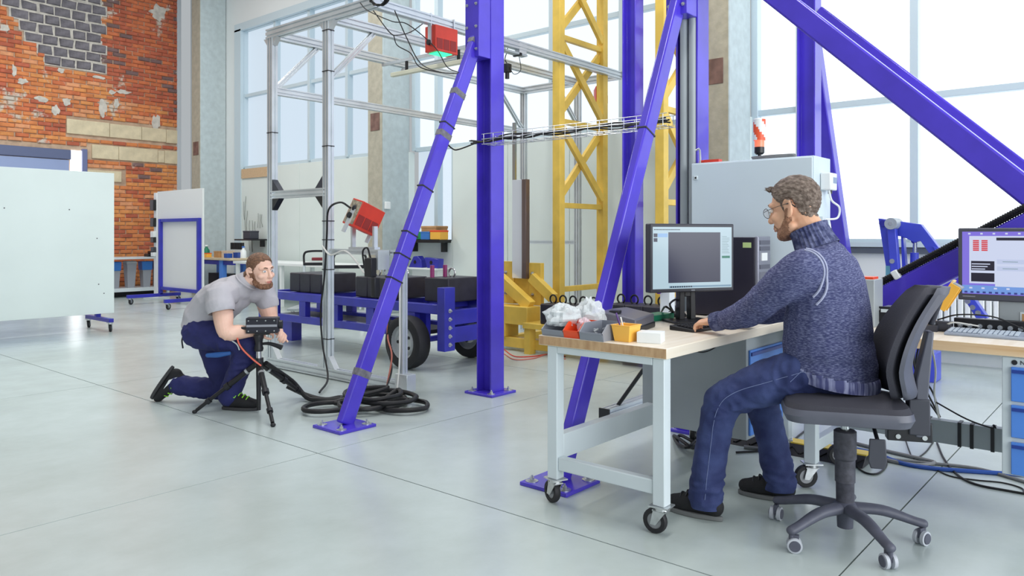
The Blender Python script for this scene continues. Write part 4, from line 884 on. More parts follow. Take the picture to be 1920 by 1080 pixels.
# cables under and behind the second desk
for i in range(4):
    q = gp(1750, 660, .76); x0, y0 = 4.48 + .01 * i, .93 + .02 * i
    pts = [(x0, y0, .77), (x0 + random.uniform(-.03, .03), y0 + random.uniform(-.04, .04), .6), (x0 - .02, y0 - .03 + random.uniform(-.02, .02), .47), (x0 - .02, y0 - .05 - .02 * i, .345)]
    solo(MB().tube(pts, .005, 6), 'desk_lead', CABLE if i else WCABLE, ('black' if i else 'white') + ' lead hanging from the second workbench down to the cable duct', 'cable', pts[0], 'leads hanging behind the second workbench')
solo(MB().tube([(4.46, .90, .43), (4.42, .75, .37), (4.41, .64, .345), (4.41, .63, .36), (4.41, .62, .345)], .004, 6), 'looped_lead', CABLE, 'thin black lead ending in a small loop on the cable duct', 'cable', (4.46, .9, .43))
def floorc(pix, r, m, lab, name='floor_cable', z=None):
    pts = [tuple(gp(a, b, r if z is None else z)) for a, b in pix]; solo(MB().tube(pts, r, 7), name, m, lab, 'cable', pts[0])
floorc([(1530, 836), (1580, 838), (1640, 850), (1690, 868), (1750, 878), (1830, 884), (1920, 890), (2000, 894)], .012, BCABLE, 'thick blue cable running over the floor to the right edge')
floorc([(1600, 830), (1660, 845), (1735, 862), (1752, 868), (1725, 872), (1690, 868), (1640, 858)], .011, GCABLE, 'grey cable with a bend on the floor behind the chair column')
floorc([(1660, 860), (1740, 868), (1830, 878), (1900, 897), (1990, 925)], .009, GCABLE, 'grey cable running beside the thick blue cable')
floorc([(1757, 830), (1770, 860), (1795, 890), (1830, 908), (1890, 920), (1960, 932)], .006, CABLE, 'black cable dropping from the duct and curving over the floor')
floorc([(1740, 872), (1780, 892), (1830, 900), (1880, 905), (1915, 915), (1920, 925)], .004, CABLE, 'thin black wire wandering on the floor near the right edge')
floorc([(1697, 822), (1705, 845), (1714, 860), (1735, 848), (1750, 828)], .004, CABLE, 'thin black wire looping on the floor behind the chair seat')
floorc([(1600, 868), (1620, 885), (1645, 888), (1662, 872), (1655, 855), (1625, 848)], .005, CABLE, 'black cable loop beside the chair column')
floorc([(1395, 838), (1440, 842), (1480, 838), (1520, 825)], .012, GCABLE, 'grey cable on the floor behind the seated man\'s shins')
floorc([(1380, 848), (1430, 845), (1470, 838), (1500, 815), (1520, 800)], .006, CABLE, 'thin black cable rising behind the seated man\'s right leg')
cg = thing('cable_guard', 'black ribbed cable ramp with a yellow top under the second workbench', 'cable ramp', (4.60, 1.70, 0))
mb = MB().prism([(-.12, 0), (.12, 0), (.05, .055), (-.05, .055)], 'y', -.44, .44); mb.build('ramp', BLK, cg, bevel=.004)
MB().box(-.048, .048, -.44, .44, .055, .062).build('yellow_lid', mat('ramp_yellow', (226, 196, 70), .5), cg)
for i in range(17): MB().cbox((-.088, -.41 + i * .05, .030), (.06, .008, .008), Matrix.Rotation(R(-38), 3, 'Y') @ Matrix.Rotation(R(45 if i % 2 else -45), 3, 'Z')).build('tread', BLKM, cg)
# things on the floor beyond the workbench
ap = thing('loose_profile', 'short aluminium profile lying on the floor beyond the workbench', 'profile', tuple(gp(1170, 772)))
q0, q1 = gp(1134, 778, .045), gp(1260, 735, .045); MB().slot(q0, q1, .08, .085, n=(2, 2)).build('bar', ALU, ap, w=True); dd = (q1 - q0).normalized(); MB().bar(q0 - dd * .012, q0, .084, .09).build('end_cap', BLK, ap, w=True)
q0, q1 = gp(1150, 772, .03), pv(1207, 692, 2.75); solo(MB().tube([q0, q1], .014, 10, 2), 'black_pole', BLKM, 'black pole leaning behind the rolling workbench', 'pole', tuple(q0))
solo(MB().tube([tuple(gp(1285 + 25 * math.cos(i) + i, 828 + 12 * math.sin(i * 1.7), .02 + .02 * (i % 3))) for i in range(14)], .010, 7), 'cable_heap', CABLE, 'heap of black cables on the floor between workbench leg and shins', 'cable', tuple(gp(1290, 835)))
# ------------------------------------------------------------------ office chair
ch = thing('office_chair', 'dark grey swivel chair on which the man in the sweater sits', 'chair', (3.41, 1.03, 0), R(24))
CHP = mat('chair_shell', (88, 90, 102), .45, var=.06, vs=10); CHF = mat('chair_pad', (52, 52, 62), .75, bump=.15, bs=200); CHB = mat('chair_base', (82, 84, 98), .5, var=.1, vs=20)
hub = MB().lathe([(.0, .05), (.032, .05), (.034, .10), (.045, .115), (.05, .15), (.03, .165), (0, .165)], n=24).build('hub', CHB, ch)
for k in range(5):
    a = R(12 - 24 + 72 * k); dx, dy = math.cos(a), math.sin(a)
    m = MB(); m.limb([(dx * .03, dy * .03, .135), (dx * .15, dy * .15, .13), (dx * .27, dy * .27, .095), (dx * .31, dy * .31, .085)], [(.034, .024), (.028, .022), (.022, .018), (.022, .018)], ref=(-dy, dx, 0), n=14)
    leg = m.build('base_leg', CHB, ch)
    T = Matrix.Translation((dx * .31, dy * .31, 0)) @ Matrix.Rotation(a + R(60 + 40 * k), 4, 'Z')
    for s in (-1, 1):
        w = MB(); w.T = T; w.lathe([(0, -.009), (.020, -.009), (.030, -.007), (.030, .007), (.020, .009), (0, .009)], (.012, s * .016, .030), (0, 1, 0), 22); cw = w.build('caster_wheel', mat('caster_rim', (186, 190, 198), .5), leg)
        w = MB(); w.T = T; w.lathe([(0, 0), (.023, 0), (.021, .004), (0, .004)], (.012, s * .024, .030), (0, s, 0), 20); w.build('caster_hub', CHB, leg)
    w = MB(); w.T = T; w.box(-.006, .03, -.007, .007, .03, .07).cyl((0, 0, .05), (0, 0, .085), .010, n=10); w.build('caster_fork', CHB, leg)
COLM = mat('gas_spring_cover', (70, 70, 80), .6, var=.25, vs=40)
MB().lathe([(.036, .14), (.037, .24), (.041, .245), (.041, .34), (.046, .345), (.046, .46), (.04, .465)], n=28).build('column_cover', COLM, ch)
MB().cyl((0, 0, .46), (0, 0, .51), .019).build('gas_spring', STEEL, ch)
MB().prism([(-.09, -.20), (.09, -.20), (.07, .12), (-.07, .12)], 'z', .495, .53).build('mechanism', BLK, ch, bevel=.008)
mp_ = MB().box(-.03, .03, -.33, -.16, .44, .52).build('back_bracket', BLK, ch, bevel=.004)
for y in (-.20, -.30): 
    for z in (.46, .505): MB().cyl((-.03, y, z), (-.036, y, z), .010, n=12).build('screw', ZINC, mp_)
lv = MB().prism([(-.03, 0), (.03, 0), (.035, -.09), (.025, -.12), (-.025, -.12), (-.035, -.09)], 'x', -.17, -.16)
lv.v = [(x, y - .10, z + .475) for x, y, z in lv.v]; lv.build('lever_tag', DGREY, ch, bevel=.004); MB().cyl((-.165, -.10, .47), (-.05, -.10, .51), .008).build('lever', BLK, ch)
# seat: rounded block with chamfered rim
def rsec(w, d, r, n=6):
    out = []
    for cx, cy, a0 in ((w - r, d - r, 0), (-w + r, d - r, 90), (-w + r, -d + r, 180), (w - r, -d + r, 270)):
        out += [(cx + r * math.cos(R(a0 + 90 * i / n)), cy + r * math.sin(R(a0 + 90 * i / n))) for i in range(n + 1)]
    return out
def stack(levels):
    m = MB(); vs = []; k = None
    for (w, d, r, z, oy) in levels: s = rsec(w, d, r); k = len(s); vs += [(x, y + oy, z) for x, y in s]
    fs = [(j * k + i, j * k + (i + 1) % k, (j + 1) * k + (i + 1) % k, (j + 1) * k + i) for j in range(len(levels) - 1) for i in range(k)] + [tuple(range(k - 1, -1, -1)), tuple(range((len(levels) - 1) * k, len(levels) * k))]
    return m.add(vs, fs)
MB().add(*(lambda q: (q.v, q.f))(stack([(.17, .20, .06, .525, .0), (.22, .235, .07, .53, .01), (.232, .25, .08, .56, .01), (.225, .245, .08, .585, .01)]))).build('seat_shell', CHP, ch)
stack([(.222, .242, .08, .583, .01), (.212, .232, .09, .605, .01), (.17, .19, .1, .618, .01), (.08, .1, .06, .622, .01)]).build('seat_cushion', CHF, ch)
# backrest: swept board, cushion in front, shell behind
def backboard(y_off, th, wf, m, name, par, z0=.63, z1=1.085, front=True):
    n, k = 18, 12; vs = []; fs = []
    def cy(t): return -.215 + .045 * math.sin(t * math.pi * .9) * (1 if t < 1 else 1) - .205 * max(0, t - .25) ** 1.25
    for i in range(n + 1):
        t = i / n; z = z0 + (z1 - z0) * t; w = wf * (.70 + .30 * math.sin(min(1, t / .42) * math.pi / 2)) * (1 - .42 * max(0, (t - .42) / .58) ** 1.6)
        if t > .93: w *= 1 - ((t - .93) / .07) ** 2 * .25
        if t < .06: w *= .8 + .2 * (t / .06)
        for side in (1, -1):
            for j in range(k + 1):
                s = (-1 + 2 * j / k) * side; e = (1 - abs(s) ** 3); x = s * w
                y = cy(t) + y_off + .05 * s * s + side * th / 2 * (.35 + .65 * e) * (1 if .04 < t < .97 else .6)
                vs.append((x, y, z))
    L = 2 * (k + 1)
    for i in range(n): fs += [(i * L + j, i * L + (j + 1) % L, (i + 1) * L + (j + 1) % L, (i + 1) * L + j) for j in range(L)]
    fs += [tuple(range(L - 1, -1, -1)), tuple(range(n * L, (n + 1) * L))]
    return MB().add(vs, fs).build(name, m, par)
backboard(0, .065, .215, CHF, 'back_cushion', ch)
sh = backboard(-.042, .05, .226, CHP, 'back_shell', ch)
MB().bar((0, -.318, .93), (0, -.355, 1.04), .13, .02, (0, 1, 0)).build('head_pad', CHF, sh, bevel=.008)
MB().prism([(-.30, .46), (-.265, .46), (-.268, .70), (-.31, .90), (-.335, .90)], 'x', -.035, .035).build('back_post', CHP, ch, bevel=.006)
MB().box(-.04, .04, -.32, -.24, .47, .62).build('post_sleeve', DGREY, ch, bevel=.005)

# ------------------------------------------------------------------ people
def remesh(mb, voxel, sm, name='organic', disp=None, fac=.5):
    me = mb.mesh(name, smooth=False); ob = bpy.data.objects.new(name, me); COL.objects.link(ob)
    m = ob.modifiers.new('r', 'REMESH'); m.mode = 'VOXEL'; m.voxel_size = voxel
    if sm: s = ob.modifiers.new('s', 'SMOOTH'); s.factor = fac; s.iterations = sm
    dg = bpy.context.evaluated_depsgraph_get(); out = bpy.data.meshes.new_from_object(ob.evaluated_get(dg)); bpy.data.objects.remove(ob)
    if disp:
        nrm = [v.normal.copy() for v in out.vertices]
        for v, n in zip(out.vertices, nrm): v.co = v.co + n * disp(v.co)
        out.update()
    out.polygons.foreach_set('use_smooth', [True] * len(out.polygons)); out.name = name; out.materials.clear(); return out
def organic(mb, name, m, parent, voxel=.006, sm=6, disp=None):
    me = remesh(mb, voxel, sm, name, disp); me.materials.append(m); o = bpy.data.objects.new(name, me); COL.objects.link(o); o.parent = parent; return o
def tab(x, pts):
    for (a, p), (b, q) in zip(pts[:-1], pts[1:]):
        if x <= b: f = max(0, (x - a) / (b - a)); return p + (q - p) * f
    return pts[-1][1]
def shell(src, name, m, parent, field, off, rough=.0, seed=0, fs=40, stretch=(1, 1, 1), soft=.012, cov=1.):
    """a layer grown off the body's surface wherever field(point) is positive; it thins out towards its edge"""
    me = src.data; F = [field(v.co) for v in me.vertices]; idx = {}; vs = []; keep = []
    for p in me.polygons:
        if all(F[v] > 0 for v in p.vertices): keep.append(tuple(p.vertices))
    for f in keep:
        for v in f:
            if v in idx: continue
            co = me.vertices[v].co; n = me.vertices[v].normal; k = min(1, F[v] / soft)
            q = Vector((co.x * stretch[0], co.y * stretch[1], co.z * stretch[2])); d = ((off(co) if callable(off) else off) + rough * noise.noise(q * fs + Vector((seed, 0, 0)))) * k + .0004
            idx[v] = len(vs); vs.append(tuple(co + n * d))
    me2 = bpy.data.meshes.new(name); me2.from_pydata(vs, [], [tuple(idx[v] for v in f) for f in keep])
    me2.polygons.foreach_set('use_smooth', [True] * len(me2.polygons)); me2.materials.append(m); ob = bpy.data.objects.new(name, me2); COL.objects.link(ob); ob.parent = parent; return ob
def cut(ob, co, no, filt=None):
    """trim a garment straight along a plane (removes the side the normal points to)"""
    bm = bmesh.new(); bm.from_mesh(ob.data); co = Vector(co); no = Vector(no)
    fs = [f for f in bm.faces if filt is None or filt(f.calc_center_median())]; g = set(fs)
    for f in fs: g.update(f.verts); g.update(f.edges)
    bmesh.ops.bisect_plane(bm, geom=list(g), plane_co=co, plane_no=no, clear_outer=True); bm.to_mesh(ob.data); bm.free()
    ob.data.polygons.foreach_set('use_smooth', [True] * len(ob.data.polygons))
def hair_field(Hinv, front=.088):
    def f(c):
        q = Hinv @ c
        if q.z < -.09: return -1
        zh = tab(q.y, [(-.12, -.052), (-.06, -.048), (-.045, -.035), (-.034, .02), (-.012, .030), (-.004, .018), (.0, -.012), (.016, -.012), (.022, .022), (.040, .040), (.055, .066), (.075, front), (.12, front + .012)])
        d = q.z - zh + .010 * noise.noise(c * 60)
        e = ((abs(q.x) - .086) / .016) ** 2 + ((q.y + .012) / .028) ** 2 + ((q.z + .004) / .040) ** 2
        return min(d, (e - 1) * .03)
    return f
def beard_field(Hinv, stache=True):
    def f(c):
        q = Hinv @ c
        if q.z > .02 or q.y < -.02 or q.y > .2: return -1
        zb = tab(q.y, [(-.01, .0), (.014, -.004), (.022, -.034), (.045, -.062), (.062, -.070), (.078, -.062), (.090, -.046), (.13, -.046)])
        d = min(zb - q.z, q.y + .004 + (q.z + .05) * .25, q.z + .128 - max(0, .05 - q.y) * .5) + .004 * noise.noise(c * 90)
        if not stache and q.z > -.078 and q.y > .055: return -1
        e = (q.x / .027) ** 2 + ((q.z + .066) / .0105) ** 2
        return min(d, (e - 1) * .01) if q.y > .06 else d
    return f
def head(mb, H):
    T = mb.T; mb.T = H
    mb.ell((0, -.012, .032), (.078, .099, .092), n=28, k=18); mb.ell((0, .028, -.03), (.063, .070, .085), n=24, k=16)
    mb.ell((0, .060, -.092), (.036, .030, .028)); mb.limb([(-.055, -.0, -.075), (-.035, .05, -.095), (0, .068, -.10), (.035, .05, -.095), (.055, 0, -.075)], [.02, .021, .022, .021, .02])
    mb.limb([(0, .090, .022), (0, .103, -.004), (0, .114, -.028)], [.009, .0105, .0135]); mb.ell((.010, .101, -.032), (.009, .010, .008)); mb.ell((-.010, .101, -.032), (.009, .010, .008))
    mb.limb([(-.052, .066, .028), (-.03, .085, .033), (0, .088, .030), (.03, .085, .033), (.052, .066, .028)], [.010, .011, .010, .011, .010])
    for s in (-1, 1):
        mb.ell((s * .042, .062, -.025), (.026, .026, .022)); mb.ell((s * .079, -.012, -.004), (.009, .024, .036), Matrix.Rotation(s * R(24), 3, 'Z')); mb.limb([(s * .078, .006, .018), (s * .086, -.012, .032), (s * .093, -.032, .018), (s * .090, -.026, -.012), (s * .081, -.006, -.034)], [.0055, .006, .0062, .006, .007])
    mb.limb([(-.022, .090, -.060), (0, .098, -.058), (.022, .090, -.060)], [.006, .008, .006]); mb.limb([(-.019, .089, -.069), (0, .096, -.070), (.019, .089, -.069)], [.006, .008, .006])
    mb.T = T
def hand(mb, w, d, n, side, curl=(25, 35, 25), spread=.5, L=1.0, thumb=35):
    """w wrist, d pointing direction, n back-of-hand normal, side +1: thumb towards n x d"""
    d = Vector(d).normalized(); n = Vector(n); n = (n - d * n.dot(d)).normalized(); s = n.cross(d) * side; w = Vector(w)
    k = w + d * .088 * L
    mb.limb([w - d * .02, w + d * .02, w + d * .055, k], [(.026, .021), (.030, .019), (.040, .017), (.041, .014)], ref=s)
    for i, (o, l) in enumerate(((.030, .068), (.0105, .076), (-.0095, .070), (-.029, .056))):
        p = k + s * o * L - d * .006; ang = 0; pts = [p - d * .012, p]; dirv = (d + s * (1.5 - i) * .06 * spread).normalized()
        for c, f in zip(curl, (.46, .31, .25)):
            ang += R(c); q = dirv * math.cos(ang) - n * math.sin(ang); p = p + q * l * f * L; pts.append(p)
        mb.limb(pts, [.0098, .0096, .0090, .0082, .0072], n=10, sub=3)
    tb = w + d * .022 + s * .026 - n * .006; td = (d * math.cos(R(thumb)) + s * math.sin(R(thumb)) - n * .35).normalized()
    mb.limb([tb - td * .012, tb + td * .03, tb + td * .056 + d * .006, tb + td * .068 + d * .022], [.014, .0125, .0105, .0085], n=10, sub=3)
def face_parts(H, parent, iris, brow):
    ew = mat('eye_white', (232, 230, 226), .25); 
    for s in (-1, 1):
        m = MB(); m.T = H; m.ell((s * .031, .0845, .010), (.0135, .0105, .0085)); e = m.build('eye', ew, parent)
        m = MB(); m.T = H; m.ell((s * .031 + .003, .0935, .010), (.0052, .0026, .0056)); m.build('iris', iris, e)
        m = MB(); m.T = H; m.limb([(s * .046, .080, .030), (s * .032, .094, .036), (s * .016, .096, .032)], [.0032, .0042, .0036], n=8, sub=3); m.build('eyebrow', brow, parent)
    m = MB(); m.T = H; m.limb([(-.02, .0955, -.0635), (0, .1035, -.0625), (.02, .0955, -.0635)], [.0032, .0052, .0032], n=8, sub=3); m.limb([(-.017, .0945, -.0700), (0, .1020, -.0715), (.017, .0945, -.0700)], [.0032, .0055, .0032], n=8, sub=3)
    m.build('lips', mat('lip', (196, 120, 108), .5), parent)
def skin(name, rgb, rgb2):
    m = mat(name, rgb, .5, rgb2=rgb2, vs=14, lo=.3, hi=.75, bump=.06, bs=160); b = m.node_tree.nodes['Principled BSDF']
    b.inputs['Subsurface Weight'].default_value = .12; b.inputs['Subsurface Radius'].default_value = (.012, .005, .003); b.inputs['Subsurface Scale'].default_value = 1.0
    return m
def shoe(parent, T, um, sm, lm, name='shoe', k=1.0):
    """T places the shoe: y forward from heel, z up, origin under the heel"""
    T = T @ Matrix.Scale(k, 4); u = MB(); u.T = T
    u.limb([(0, .03, .058), (0, .09, .070), (0, .165, .056), (0, .235, .046)], [(.038, .045), (.043, .056), (.047, .044), (.039, .033)], ref=(1, 0, 0)); u.limb([(0, .045, .06), (0, .055, .115)], [(.037, .044), (.040, .050)], ref=(1, 0, 0))
    o = organic(u, name, um, parent, .006, 5)
    s = MB(); s.T = T; pts = []
    for i in range(28):
        a = 2 * math.pi * i / 28; y = .133 + .138 * math.sin(a); w = .041 + .007 * math.sin(a * 1) ; pts.append((w * math.cos(a) * (1.0 if y > .1 else .92), y))
    s.prism(pts, 'z', 0.0, .022); s.build('sole', sm, o, bevel=.005)
    l = MB(); l.T = T
    for i in range(4): y = .105 + i * .028; z = .136 - i * .013; l.limb([(-.03, y, z - .016), (0, y + .004, z), (.03, y, z - .016)], [.0042] * 3, n=6, sub=3)
    l.tube([(0, .1, .135), (.035, .09, .13), (.052, .11, .095), (.03, .12, .118), (-.035, .1, .125), (-.055, .12, .09)], .0032, 6); l.build('laces', lm, o)
    return o
HAIR1 = mat('hair_brown', (92, 76, 66), .6, rgb2=(150, 134, 122), vs=70, stretch=(1, .5, 1), lo=.4, hi=.72, bump=.9, bs=130)
HAIR2 = mat('hair_auburn', (98, 70, 52), .6, rgb2=(142, 102, 76), vs=70, lo=.4, hi=.7, bump=.7, bs=150)
BEARD = mat('beard_brown', (142, 100, 76), .7, rgb2=(186, 138, 108), vs=90, bump=.9, bs=170)
SKIN1 = skin('skin_tan', (228, 176, 142), (240, 190, 158)); SKIN2 = skin('skin_fair', (232, 188, 166), (242, 200, 180))
# ---- man on the chair
P1 = thing('person', 'bearded man in a heathered blue sweater and jeans typing at the workbench', 'person', (3.5, 1.1, 0))
H1 = Matrix.Translation((0, .178, 1.418)) @ Matrix.Rotation(R(-7), 4, 'Z') @ Matrix.Rotation(R(-12), 4, 'X') @ Matrix.Scale(1.1, 4)
b = MB(); head(b, H1)
b.limb([(0, .07, 1.2), (0, .09, 1.28), (0, .135, 1.36)], [(.075, .07), (.066, .066), (.062, .066)])
b.limb([(0, .02, .68), (0, .03, .9), (0, .04, 1.1), (0, .07, 1.22)], [(.17, .14), (.18, .14), (.18, .12), (.09, .08)])
LA = [(-.20, .07, 1.16), (-.15, .31, .955), (-.03, .545, .878)]; RA = [(.20, .07, 1.16), (.29, .27, .95), (.28, .53, .872)]
for A in (LA, RA): b.limb(A, [.06, .048, .029])
hand(b, LA[2], (.16, .95, -.10), (-.15, .1, 1), -1, (22, 38, 26), 1, 1.0); hand(b, RA[2], (0, .95, -.08), (0, .1, 1), 1, (18, 25, 18), .6, 1.0)
LL = [(-.10, .02, .70), (-.17, .22, .65), (-.235, .41, .555)]; RL = [(.10, .02, .70), (.13, .22, .65), (.17, .42, .56)]
for A in (LL, RL): b.limb(A, [.085, .075, .06])
LS = [(-.238, .425, .54), (-.25, .465, .33), (-.258, .49, .09)]; RS = [(.17, .43, .54), (.19, .37, .33), (.195, .325, .09)]
for A in (LS, RS): b.limb(A, [.055, .05, .04])
body1 = organic(b, 'body', SKIN1, P1, .0045, 3)
Hi = H1.inverted()
shell(body1, 'hair', HAIR1, P1, hair_field(Hi), lambda c: .003 + .013 * max(0, min(1, ((Hi @ c).z - .01) / .09)), .005, 2, 100, (1, .5, 1), .014)
m = MB(); m.T = H1
for i in range(90):
    x = random.uniform(-.055, .055); p = Vector((x, .066 + .018 * math.sqrt(max(0, 1 - (x / .06) ** 2)) + random.uniform(-.02, .0), .100 - abs(x) * .22 + random.uniform(-.004, .008))); dv = Vector((random.uniform(-.3, .3), .75, .75)).normalized()
    m.tube([p, p + dv * .012, p + dv * .020 + Vector((0, .004, -.001))], lambda f: .0024 * (1 - f * .8), 5, 2)
m.build('fringe', HAIR1, P1)
shell(body1, 'beard', BEARD, P1, beard_field(Hi), .004, .002, 5, 150, soft=.016)
face_parts(H1, P1, mat('iris_grey', (96, 112, 120), .2), HAIR1)
g = MB(); g.T = H1; WIRE = mat('glasses_wire', (62, 60, 62), .3, .7)
for s in (-1, 1): g.tube([(s * .033 + .023 * math.cos(a * .5236), .110 + .002 * math.cos(a), .004 + .021 * math.sin(a * .5236)) for a in range(12)], .0012, 6, 3, True)
g.tube([(-.011, .112, .008), (0, .116, .011), (.011, .112, .008)], .0012, 6)
for s in (-1, 1): g.tube([(s * .056, .108, .008), (s * .074, .075, .012), (s * .088, .0, .016), (s * .090, -.03, .012), (s * .087, -.048, -.006)], lambda f: .0011 + (.0016 if f > .55 else 0), 6)
gl = g.build('glasses', WIRE, P1)
g = MB(); g.T = H1
for s in (-1, 1): g.lathe([(.0225, 0), (0, 0)], (s * .033, .110, .004), (0, 1, 0), 20)
g.build('lens', mat('clear_lens', (230, 238, 242), .05, alpha=.18), gl)
def swm():
    m = mat('sweater_heather', (62, 67, 112), .85, rgb2=(150, 156, 194), vs=42, stretch=(1.6, 1.6, 8), lo=.44, hi=.80, bump=.5, bs=220, detail=8); return m
SWE = swm(); RIB = mat('sweater_rib', (56, 62, 102), .85, rgb2=(126, 132, 168), vs=40, lo=.4, hi=.75, bump=.3, bs=200)
b = MB()
b.limb([(0, -.005, .64), (0, .01, .71), (0, .03, .80), (0, .03, .92), (0, .03, 1.05), (0, .045, 1.14), (0, .065, 1.205), (0, .08, 1.245)], [(.205, .180), (.218, .186), (.224, .188), (.222, .180), (.218, .158), (.2, .14), (.15, .112), (.09, .09)])
b.limb([(-.12, .05, 1.155), (-.19, .07, 1.15), (-.215, .13, 1.10), (-.195, .22, 1.03), (-.15, .32, .955), (-.09, .43, .912), (-.045, .52, .886)], [.09, .092, .086, .078, .070, .058, .043])
b.limb([(.12, .05, 1.155), (.19, .07, 1.15), (.23, .13, 1.10), (.27, .2, 1.03), (.29, .28, .955), (.285, .40, .905), (.28, .505, .88)], [.09, .092, .086, .078, .070, .056, .043])
def wr1(c):
    low = max(0, min(1, (.98 - c.z) / .2)) * (1 if c.y < .3 else .3)
    k = noise.noise(Vector((c.x * 4, c.y * 4, c.z * 22))) * .011 * low + noise.noise(Vector((c.x * 7, c.y * 7, c.z * 11 + 5))) * .004
    arm = max(0, 1 - abs(c.y - .27) / .12) * (1 if abs(c.x) > .1 else 0); return k + arm * noise.noise(Vector((c.x * 6, c.y * 30, c.z * 26))) * .007
sweater = organic(b, 'sweater', SWE, P1, .008, 5, wr1)
c = MB(); TT = Matrix.Translation((0, .075, 1.235)) @ Matrix.Rotation(R(-24), 4, 'X'); c.T = TT
n = 60; vs = []; fs = []; lv_ = [(.098, .0), (.090, .03), (.082, .085), (.086, .105), (.076, .105), (.070, .06), (.074, .0)]
for r, z in lv_:
    for i in range(n): a = 2 * math.pi * i / n; rr = r + (.0016 if i % 2 else -.0028); vs.append((rr * math.cos(a), rr * math.sin(a) * 1.02, z))
for j in range(len(lv_) - 1): fs += [(j * n + i, j * n + (i + 1) % n, (j + 1) * n + (i + 1) % n, (j + 1) * n + i) for i in range(n)]
c.add(vs, fs); c.build('collar', RIB, sweater)
def ribband(pc, ax, r, h, sx, sy, n=64, name='cuff'):
    m = MB(); a, bb, t = frame(ax); vs = []; fs = []; lv = [(r * .98, 0), (r * 1.03, h * .3), (r * 1.0, h), (r * .9, h), (r * .88, 0)]; pc = Vector(pc)
    for rr, z in lv:
        for i in range(n): w = 2 * math.pi * i / n; q = rr + (.0015 if i % 2 else -.0015); vs.append(pc + a * q * sx * math.cos(w) + bb * q * sy * math.sin(w) + t * z)
    for j in range(len(lv)): j2 = (j + 1) % len(lv); fs += [(j * n + i, j * n + (i + 1) % n, j2 * n + (i + 1) % n, j2 * n + i) for i in range(n)]
    m.add(vs, fs); return m.build(name, RIB, sweater)
ribband((-.055, .505, .889), (.16, .9, -.25), .0445, .052, 1, 1); ribband((.281, .49, .882), (0, 1, -.2), .0445, .05, 1, 1)
cut(sweater, (0, 0, .655), (0, .20, -1), lambda c: c.z < .8)
RIBV = mat('hem_rib', (70, 74, 120), .85, rgb2=(150, 154, 190), vs=60, stretch=(1, 1, .04), lo=.42, hi=.62, detail=2)
shell(sweater, 'hem_band', RIBV, sweater, lambda c: .052 - abs(c.z - .20 * c.y - .660 - .0) if c.z < .8 else -1, .0035, soft=.006)
# pale seam tapes over the near shoulder: follow the sweater surface
for k in (0, 1):
    ps = []
    for i in range(12):
        a = R(-75 + i * 13); q = Vector((-.155 + k * .022 - .045 * max(0, math.sin(a)) * 0, .045 - .105 * math.cos(a) + (0), 1.15 + .115 * math.sin(a)))
        hit = sweater.data and None; ps.append(q)
    from mathutils.bvhtree import BVHTree
    bv = BVHTree.FromPolygons([v.co[:] for v in sweater.data.vertices], [p.vertices[:] for p in sweater.data.polygons])
    out = []
    for i in range(14):
        a = R(-68 + i * 12); o_ = Vector((-.16 + k * .020, .06, 1.13)); dv = Vector((-.55, -math.cos(a), math.sin(a))).normalized()
        h = bv.ray_cast(o_ + dv * .5, -dv)
        if h[0] is not None: out.append(h[0] + h[1] * .0005)
    if len(out) > 3: MB().tube(out, .0055, 6, 4).build('shoulder_seam', mat('seam_grey', (166, 170, 196), .85, var=.1, vs=60), sweater)
DEN = mat('denim', (34, 45, 92), .8, rgb2=(66, 80, 130), vs=8, lo=.38, hi=.72, bump=.25, bs=260)
b = MB()
b.limb([(0, -.06, .69), (0, .02, .69), (0, .08, .69)], [(.175, .085), (.185, .09), (.165, .085)])
for A, sg in ((LL, -1), (RL, 1)): b.limb([(sg * .095, -.03, .70), (sg * .105, .06, .70), A[1], A[2]], [.095, .104, .100, .080])
for A in (LS, RS): b.limb([A[0], A[1], (A[2][0], A[2][1], .115), (A[2][0], A[2][1], .075)], [.078, .074, .073, .072])
def fold(c, f, sd): return 1 - abs(noise.noise(Vector((c.x * f[0], c.y * f[1], c.z * f[2])) + Vector((sd, 0, 0)))) * 2.6
def wr2(c):
    k = noise.noise(Vector((c.x * 8, c.y * 16, c.z * 16))) * .004
    kn = max(0, 1 - (Vector((0, c.y - .36, c.z - .52)).length) / .17); an = max(0, 1 - abs(c.z - .13) / .13); hp = max(0, 1 - abs(c.y - .10) / .16) * (1 if c.z > .5 else 0)
    return k + .010 * (kn * fold(c, (8, 22, 26), 1) + an * .9 * fold(c, (9, 8, 30), 5) + hp * .9 * fold(c, (6, 26, 18), 9)) + .003 * fold(c, (10, 18, 18), 3)
jeans = organic(b, 'jeans', DEN, P1, .008, 4, wr2)
bv = BVHTree.FromPolygons([v.co[:] for v in jeans.data.vertices], [p.vertices[:] for p in jeans.data.polygons])
def stitch(pts, parent, m, bvt, r=.0014, dv=(-1, -.25, .1)):
    out = []; dv = Vector(dv).normalized()
    for p in spline(pts, 8):
        h = bvt.ray_cast(p + dv * .4, -dv)
        if h[0] is not None: out.append(h[0] + h[1] * .0006)
    if len(out) > 3: return MB().tube(out, r, 5, 1).build('stitching', m, parent)
STI = mat('stitch_pale', (112, 124, 164), .8)
cut(jeans, (0, 0, .052), (0, 0, -1))
stitch([(-.2, .02, .73), (-.2, .2, .66), (-.23, .36, .59), (-.24, .43, .5), (-.25, .46, .3), (-.258, .48, .1)], jeans, STI, bv); stitch([(-.2, .0, .78), (-.2, .05, .74), (-.2, .12, .665)], jeans, STI, bv); stitch([(-.2, -.1, .76), (-.2, -.02, .74), (-.2, .05, .72)], jeans, STI, bv)
SHB = mat('shoe_black', (24, 24, 28), .75, bump=.2, bs=120); SOLE = mat('sole_grey', (110, 112, 112), .7); SOLK = mat('sole_dark', (58, 58, 60), .7)
